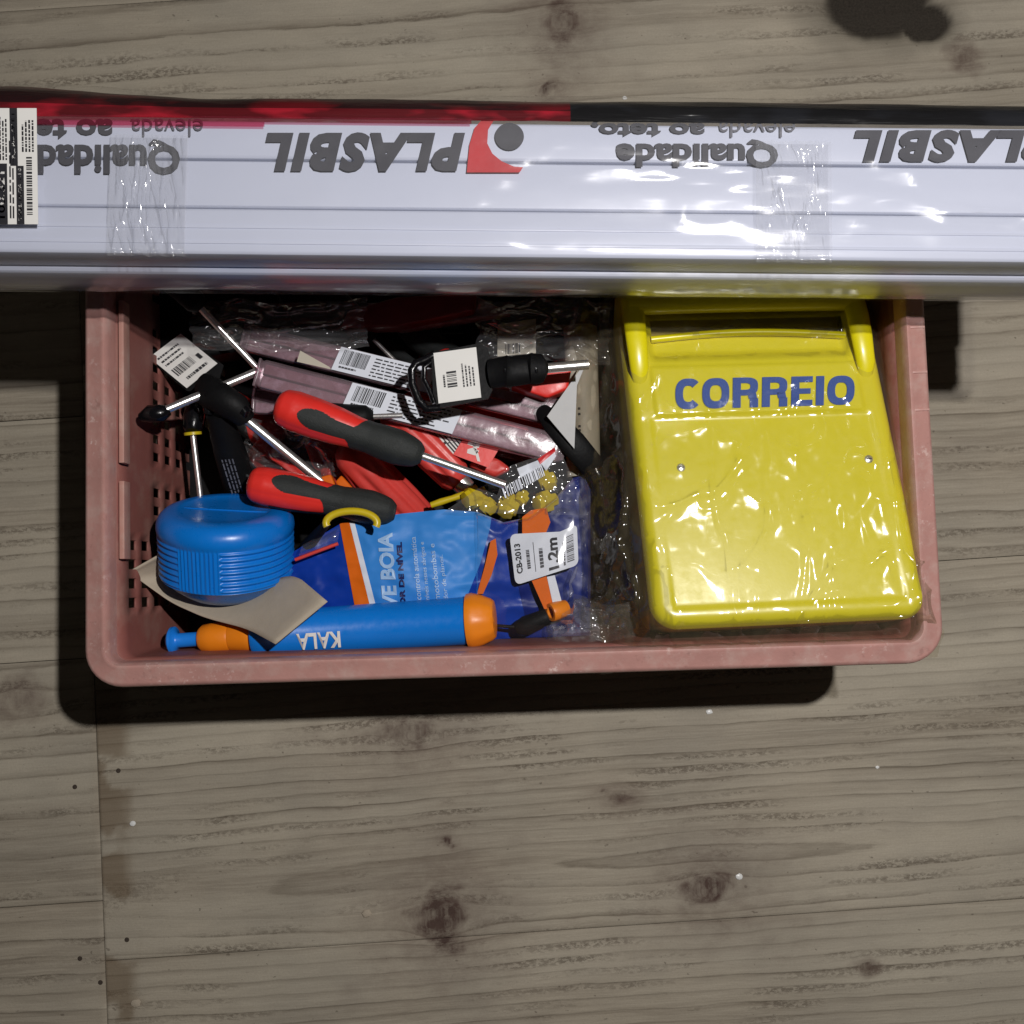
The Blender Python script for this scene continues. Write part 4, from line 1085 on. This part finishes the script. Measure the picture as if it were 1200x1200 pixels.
def srect(mb, r=.0, lift=0, a0=0, b0=0, a1=1, b1=1, nu=20, nv=24):
    P = []
    for i in range(nu + 1):
        row = []
        for j in range(nv + 1):
            a, b = a0 + (a1 - a0) * i / nu, b0 + (b1 - b0) * j / nv
            if r:
                ea = min(a, 1 - a) * 50; eb = min(b, 1 - b) * 82; 
                if ea < r and eb < r:
                    dx, dy = r - ea, r - eb; d = max(dx, dy); q = d / math.hypot(dx, dy) if d > 0 else 1
                    ea2, eb2 = r - dx * q, r - dy * q
                    a = ea2 / 50 if a < .5 else 1 - ea2 / 50; b = eb2 / 82 if b < .5 else 1 - eb2 / 82
            x, y = stf(a, b); row.append(tuple(W(x, y, stz(x, y) + lift)))
        P.append(row)
    mb.grid(np.array(P), nu, nv)
m_ = MB(); srect(m_, 7); m_.v = m_.v; lab = m_.build('size_label', M['paper_blue'], pch, 180, True)
def sf(a, b): x, y = stf(a, b); return W(x, y, stz(x, y) + .0005)
m_ = MB(); text_on(m_, '1,2m', sf, .035, box=(.08, .27, .86, .46)); text_on(m_, 'CB-2013', sf, .03, box=(.20, .86, .80, .95)); m_.build('lettering', M['ink'], lab, 0); 
m_ = MB(); smalltext(m_, sf, .25, .72, .68, .81, 1, 3); strip(m_, sf, .15, .660, .80, .668, 6); smalltext(m_, sf, .2, .52, .75, .60, 1, 5, .7); barcode(m_, sf, .15, .06, .8, .17, 9, 18); smalltext(m_, sf, .1, .19, .9, .24, 1, 6); m_.build('barcode', M['ink_grey'], lab, 0); to_local(lab, pch)
# clear front of the pouch over the switch
P = []
for i in range(61):
    row = []
    for j in range(61):
        x = 556 + 137 * i / 60; y = top_y(x) + (768 - top_y(x)) * j / 60
        z = .2085 + .007 * (i / 60) ** 1.5 + .0035 * math.sin(PI * i / 60) * math.sin(PI * j / 60)  + .0005 * float(fbm(x * .05, y * .03, 2)) - .012 * (1 - math.sin(PI * i / 60) ** .3) - .008 * (1 - math.sin(PI * min(j, 59.9) / 60) ** .3)
        row.append(tuple(W(x, y, z)))
    P.append(row)
MB().grid(np.array(P), 60, 60).build('clear_window', M['clear'], pch, 180, True)

# ---------------- clear packet of yellow fittings
pk = thing('fittings_packet', Matrix.Translation(W(610, 560, .15)), 'clear packet of small yellow fittings with a barcode strip, above the blue pouch', 'packet')
inv = pk.matrix_basis.inverted()
def blob(pxy, z, r, ang, mat='yellow_small', name='fitting'):
    T = Matrix.Translation(inv @ W(*pxy, z)) @ Matrix.Rotation(ang, 4, 'Z') @ Matrix.Rotation(.5, 4, 'Y')
    MB().lathe([(-r * 1.1, r * .3), (-r * 1.05, r * .7), (-r * .6, r * .78), (-r * .5, r), (r * .2, r), (r * .35, r * .6), (r * 1.0, r * .55), (r * 1.1, r * .35)], 24, T, rf=lambda i, x, a, q: q * (1 + .08 * math.cos(a * 6))).build(name, M[mat], pk, 40)
for p, r, a in (((557, 582), .0082, .4), ((596, 592), .0078, 1.2), ((641, 562), .0066, 2.0), ((640, 588), .0080, .3), ((571, 592), .0060, 2.4), ((612, 583), .005, 1)):
    blob(p, .190, r, a)
MB().tube([inv @ W(x, y, .186) for x, y in ((505, 592), (517, 588), (530, 584), (548, 578))], [.0022, .0026, .0022, .0028], 10).build('fitting', M['yellow_small'], pk, 60)
def pkz(x, y): return .200 + .004 * float(ridge(x * .03, y * .03, 4)) + .0015 * float(fbm(x * .1, y * .1, 6))
def pks(c, name, mat, lift, n=30):
    P = []
    for i in range(n + 1):
        row = []
        for j in range(n + 1):
            u, v = i / n, j / n; x = (c[0][0] * (1 - u) + c[1][0] * u) * (1 - v) + (c[3][0] * (1 - u) + c[2][0] * u) * v; y = (c[0][1] * (1 - u) + c[1][1] * u) * (1 - v) + (c[3][1] * (1 - u) + c[2][1] * u) * v
            row.append(tuple(W(x, y, pkz(x, y) + lift)))
        P.append(row)
    MB().grid(np.array(P), n, n).build(name, mat, pk, 180, True)
pks([(520, 600), (690, 604), (656, 526), (600, 545)], 'clear_film', M['crumple'], 0, 40)
pks([(606, 549), (636, 537), (634, 547), (610, 560)], 'white_panel', M['paper_blue'], .0006, 8)
pks([(632, 540), (646, 528), (652, 534), (640, 552)], 'white_panel', M['paper_blue'], .0008, 8)
pks([(630, 538), (650, 524), (651, 529), (633, 544)], 'red_edge', M['ink_red'], .0012, 8)
fq = lambda a, b: W(588 + 47 * a - 6 * b * 0 + 4 * (1 - b) , 578 - 27 * a - 12 * b + 6, pkz(588 + 47 * a, 578 - 27 * a) + .0022)
m_ = MB(); barcode(m_, fq, 0, 0, 1, 1, 5, 16); m_.build('barcode', M['paper_blue'], pk, 0, True)

# ---------------- red card with white emblem, red packs, labels in the dark
def card(c, z, mat, label, name='red_card', th=.0008, cat='card'):
    o = thing(name, Matrix.Translation(W(*c[0], z)), label, cat); q, fn = sticker(o, [W(x, y, z) for x, y in c], name='sheet', mat=M[mat], th=th); return o, q, fn
o, q, fn = card([(531, 533), (572, 548), (586, 524), (545, 511)], .186, 'red', 'small red card with a white emblem beside the steel screwdriver shaft')
m_ = MB(); m_.add([fn(.30, .28), fn(.52, .30), fn(.56, .55), fn(.38, .62), fn(.26, .46)], [(0, 1, 2, 3, 4)]); strip(m_, fn, .18, .66, .5, .82); m_.add([fn(.20, .92), fn(.30, .95), fn(.74, .12), fn(.66, .10)], [(3, 2, 1, 0)]); m_.build('emblem', M['paper'], q, 0); to_local(q, o)
o, q, fn = card([(500, 500), (532, 537), (545, 520), (520, 492)], .184, 'ink', 'black card with white stripes beside the small red card', 'striped_card')
m_ = MB()
for k in range(5): strip(m_, fn, .12 + .06 * k, .12 + .17 * k, .55 + .08 * k, .22 + .17 * k); strip(m_, fn, .62 + .04 * k, .12 + .17 * k, .95, .20 + .17 * k)
m_.build('stripes', M['paper'], q, 0); to_local(q, o)
def lump(poly, z, h, mat, label, name, cat, bev=.002, wob=.0015, seed=1):
    o = thing(name, Matrix.Translation(W(*poly[0], z - h)), label, cat); inv = o.matrix_basis.inverted()
    bm = bmesh.new(); vs = [bm.verts.new(inv @ W(x, y, z - h)) for x, y in poly]
    f = bm.faces.new(vs); r = bmesh.ops.extrude_face_region(bm, geom=[f]); 
    for v in r['geom']:
        if isinstance(v, bmesh.types.BMVert): v.co.z += h
    bmesh.ops.recalc_face_normals(bm, faces=bm.faces)
    bmesh.ops.bevel(bm, geom=bm.edges[:], offset=bev, segments=3, affect='EDGES', profile=.5)
    bmesh.ops.triangulate(bm, faces=[f for f in bm.faces if len(f.verts) > 4]); bmesh.ops.subdivide_edges(bm, edges=bm.edges[:], cuts=2, use_grid_fill=True)
    for v in bm.verts: v.co.z += wob * float(fbm(v.co.x * 60, v.co.y * 60, seed)); 
    me = bpy.data.meshes.new('shell'); bm.to_mesh(me); bm.free(); me.materials.append(M[mat]); me.polygons.foreach_set('use_smooth', [True] * len(me.polygons)); me.set_sharp_from_angle(angle=.9)
    s_ = bpy.data.objects.new('shell', me); col.objects.link(s_); s_.parent = o; return o
lump([(598, 458), (610, 446), (645, 436), (668, 438), (664, 462), (640, 472)], .205, .02, 'red', 'glossy red plastic piece below the steel shaft at the black sleeve', 'red_part', 'plastic part', seed=3)
lump([(404, 392), (412, 372), (470, 356), (560, 352), (556, 372), (470, 390)], .185, .02, 'red_dark', 'dark red packet in the shade right under the bundle', 'dark_red_packet', 'packet', seed=5)
lump([(570, 505), (605, 512), (640, 530), (625, 548), (580, 540)], .150, .02, 'red_dark', 'dark red pack under the clear tubes', 'dark_red_packet', 'packet', seed=6)
lump([(548, 548), (566, 534), (585, 540), (600, 552), (580, 562)], .176, .015, 'red_dull', 'small round-edged red knob below the small red card', 'red_round_bit', 'plastic part', bev=.004, seed=8)
lump([(395, 566), (402, 558), (420, 578), (404, 580)], .19, .008, 'orange_deep', 'small orange scrap left of the big red handle', 'orange_scrap', 'scrap', bev=.0012, seed=9)
lump([(378, 560), (390, 557), (396, 572), (384, 574)], .19, .008, 'orange_deep', 'smaller orange scrap at the end of the wrench shaft', 'orange_scrap', 'scrap', bev=.0012, seed=10)
lump([(300, 458), (352, 462), (350, 478), (300, 482)], .165, .012, 'tube_in', 'pale pinkish plastic end left of the red screwdriver butt', 'pink_plastic_end', 'plastic part', seed=11)
lump([(300, 500), (330, 505), (345, 535), (318, 540)], .125, .02, 'red_dark', 'dark red packet under the wrench shaft', 'dark_red_packet', 'packet', seed=12)
o, q, fn = card([(583, 418), (628, 414), (628, 374), (583, 380)], .178, 'cream', 'pale label in the shade behind the black sleeve', 'shaded_label', .0005, 'label')
m_ = MB(); barcode(m_, fn, .2, .05, .6, .35, 3, 9); m_.build('barcode', M['ink'], q, 0); to_local(q, o)
o, q, fn = card([(348, 424), (388, 433), (386, 430), (352, 411)], .2115, 'cream', 'small cream paper corner on the clear tubes', 'paper_corner', .0005, 'paper')
# added black blocks standing in for the dark depth among the tools
for k, (pl, z, lb) in enumerate((([(150, 345), (330, 350), (300, 420), (180, 440)], .165, 'added black block for the dark top left corner of the crate'), ([(330, 345), (500, 345), (520, 400), (350, 385)], .150, 'added black block for the dark under the bundle beside the dark red packet'),
        ([(520, 350), (700, 350), (700, 410), (560, 420)], .150, 'added black block for the shade behind the black sleeve'), ([(330, 400), (640, 400), (650, 500), (360, 520)], .120, 'added flat black block for the dark under the clear tubes'),
        ([(340, 500), (560, 520), (540, 640), (360, 640)], .120, 'added black block for the dark beneath the red handles'), ([(160, 560), (240, 500), (330, 560), (300, 760), (200, 770)], .110, 'added black block for the dark under the blue container'), ([(320, 640), (690, 620), (690, 760), (320, 770)], .135, 'added black block for the dark under the blue pouch and pump'))):
    lump(pl, z, .03, 'black', lb, 'shade_block', 'shade block', bev=.003, wob=.003, seed=20 + k)

def crumple_sheet(x0, x1, y0, y1, z0, label, seed, amp=.010, name='wrapper_or_added_film'):
    P = []
    for i in range(46):
        row = []
        for j in range(34):
            u, v = i / 45, j / 33; x = x0 + (x1 - x0) * u + 6 * float(fbm(v * 4, 1, seed)); y = y0 + (y1 - y0) * v + 6 * float(fbm(u * 4, 2, seed))
            row.append(tuple(W(x, y, z0 + amp * max(0, float(ridge(u * 3, v * 3, seed))) ** 2 + .4 * amp * float(fbm(u * 8, v * 8, seed + 1)))))
        P.append(row)
    tag(MB().grid(np.array(P), 45, 33).build(name, M['crumple'], None, 180), label, 'wrapper')
crumple_sheet(225, 430, 352, 410, .198, 'added crumpled clear film for reflections in the shade near the left end of the tubes', 41)  # film added for the reflections it brings to the dark back
crumple_sheet(560, 715, 352, 425, .185, 'crumpled clear wrapper in the shade left of the mailbox handle', 43)
crumple_sheet(285, 400, 490, 560, .165, 'crumpled clear wrapper between the wrench shaft and the red handle', 47, .012)
crumple_sheet(610, 715, 560, 650, .150, 'crumpled clear wrapper low down beside the black cable', 49, .012)
T, L2 = px_frame((590, 470, .165), (500, 400, .150), .5); dup(drv, T, 'red and black screwdriver half hidden under the black sleeve')
T, L2 = px_frame((300, 520, .130), (390, 600, .130), 1.0); dup(drv, T, 'red and black screwdriver lying under the wrench shaft')
lump([(470, 470), (520, 490), (600, 515), (640, 505), (600, 480), (500, 455)], .158, .02, 'red', 'red plastic strip lying under the clear tubes', 'red_strip', 'plastic part', seed=31)
lump([(360, 520), (395, 510), (430, 545), (400, 560), (372, 552)], .150, .02, 'red_dull', 'red plastic lump below the upper screwdriver handle', 'red_lump', 'plastic part', seed=33, bev=.004)
lump([(430, 360), (560, 352), (600, 372), (470, 392)], .172, .012, 'tube_in', 'pinkish blister packet in the shade under the bundle', 'pink_packet', 'packet', seed=35)
# ---------------- white card and cream roll beside the mailbox
o, q, fn = card([(673, 526), (676, 452), (689, 420), (641, 488)], .204, 'cream_card', 'white card standing between the clear tubes and the mailbox bag', 'white_card', .0008)
T, L = px_frame((684, 560, .170), (680, 385, .165)); r_ = thing('cream_tube', T, 'cream tube lying beside the clear bag of the mailbox', 'tube')
MB().lathe([(0, .010), (0, .0125), (L, .0125), (L, .010)], 40).build('shell', M['cream'], r_, 40)
m_ = MB()
for x in (.045, .049, .036, .033): m_.box((x, .003, .0124), (.0016, .0016, .0012))
m_.build('dark_mark', M['ink'], r_, 0)
# ---------------- black cable and grips at the right of the tools
T = Matrix.Translation(W(690, 540, .18)); r_ = thing('black_cable', T, 'thick black cable curling down beside the mailbox bag', 'cable'); inv = T.inverted()
MB().tube([inv @ W(x, y, z) for x, y, z in ((672, 512, .178), (688, 534, .186), (700, 556, .188), (706, 582, .182), (706, 612, .165), (704, 640, .150))], [.005, .0058, .006, .006, .0056, .005], 18).build('cable', M['black_gloss'], r_, 60)
MB().tube([inv @ W(x, y, z) for x, y, z in ((632, 478, .186), (650, 496, .196), (672, 520, .198), (694, 546, .192), (704, 566, .180))], [.0050, .0088, .0096, .0090, .0050], 22, flat=.35).build('strap', M['black'], r_, 60)
# ---------------- pliers ring
T = Matrix.Translation(W(412, 606, .19)); r_ = thing('pliers', T, 'pliers with yellow ringed handle behind the orange stripe of the pouch', 'pliers'); inv = T.inverted()
MB().tube([inv @ W(412 + 30 * math.cos(a), 613 - 14 * math.sin(a), .222) for a in np.linspace(-.3, PI + .3, 24)], .0026, 12).build('handle', M['yellow_small'], r_, 60)
MB().tube([inv @ W(382, 614, .219), inv @ W(360, 640, .185)], [.003, .005], 12).build('jaw', M['black'], r_, 60)
# ---------------- clear blister with red edge left of pouch
T = Matrix.Translation(W(370, 630, .19)); r_ = thing('blister_pack', T, 'small clear blister with a red edge, right of the blue container', 'blister pack'); inv = T.inverted()
P = [[tuple(inv @ W(350 + 45 * i / 20 + 4 * j / 14, 652 - 14 * i / 20 - (22 * j / 14) * (.6 + .4 * i / 20), .204 + .006 * math.sin(PI * j / 14) + .001 * float(ridge(i * .6, j * .3, 4)))) for j in range(15)] for i in range(21)]
MB().grid(np.array(P), 20, 14).build('blister', M['crumple'], r_, 180)
MB().tube([inv @ W(346, 656, .204), inv @ W(372, 646, .205), inv @ W(396, 637, .205)], .0013, 8).build('red_edge', M['red_dull'], r_, 60)
# ---------------- crumpled clear bag in the front, by the mailbox
P = []
for i in range(71):
    row = []
    for j in range(51):
        u, v = i / 70, j / 50
        x = 640 + 108 * u; yt = 712 - 12 * math.sin(PI * u * .9) - 8 * math.sin(u * 7) + (12 * (1 - u) if u < .3 else 0); y = yt + (764 - yt) * v
        z = .185 + .030 * math.sin(PI * u) ** .7 * math.sin(PI * v * .95 + .05) ** .6 + .008 * float(ridge(x * .030, y * .045, 5)) + .003 * float(fbm(x * .09, y * .09, 7))
        row.append(tuple(W(x, y, z)))
    P.append(row)
o = MB().grid(np.array(P), 70, 50).build('crumpled_bag', M['front_bag'], None, 180); tag(o, 'crumpled empty clear bag at the front wall, left of the mailbox', 'clear bag')
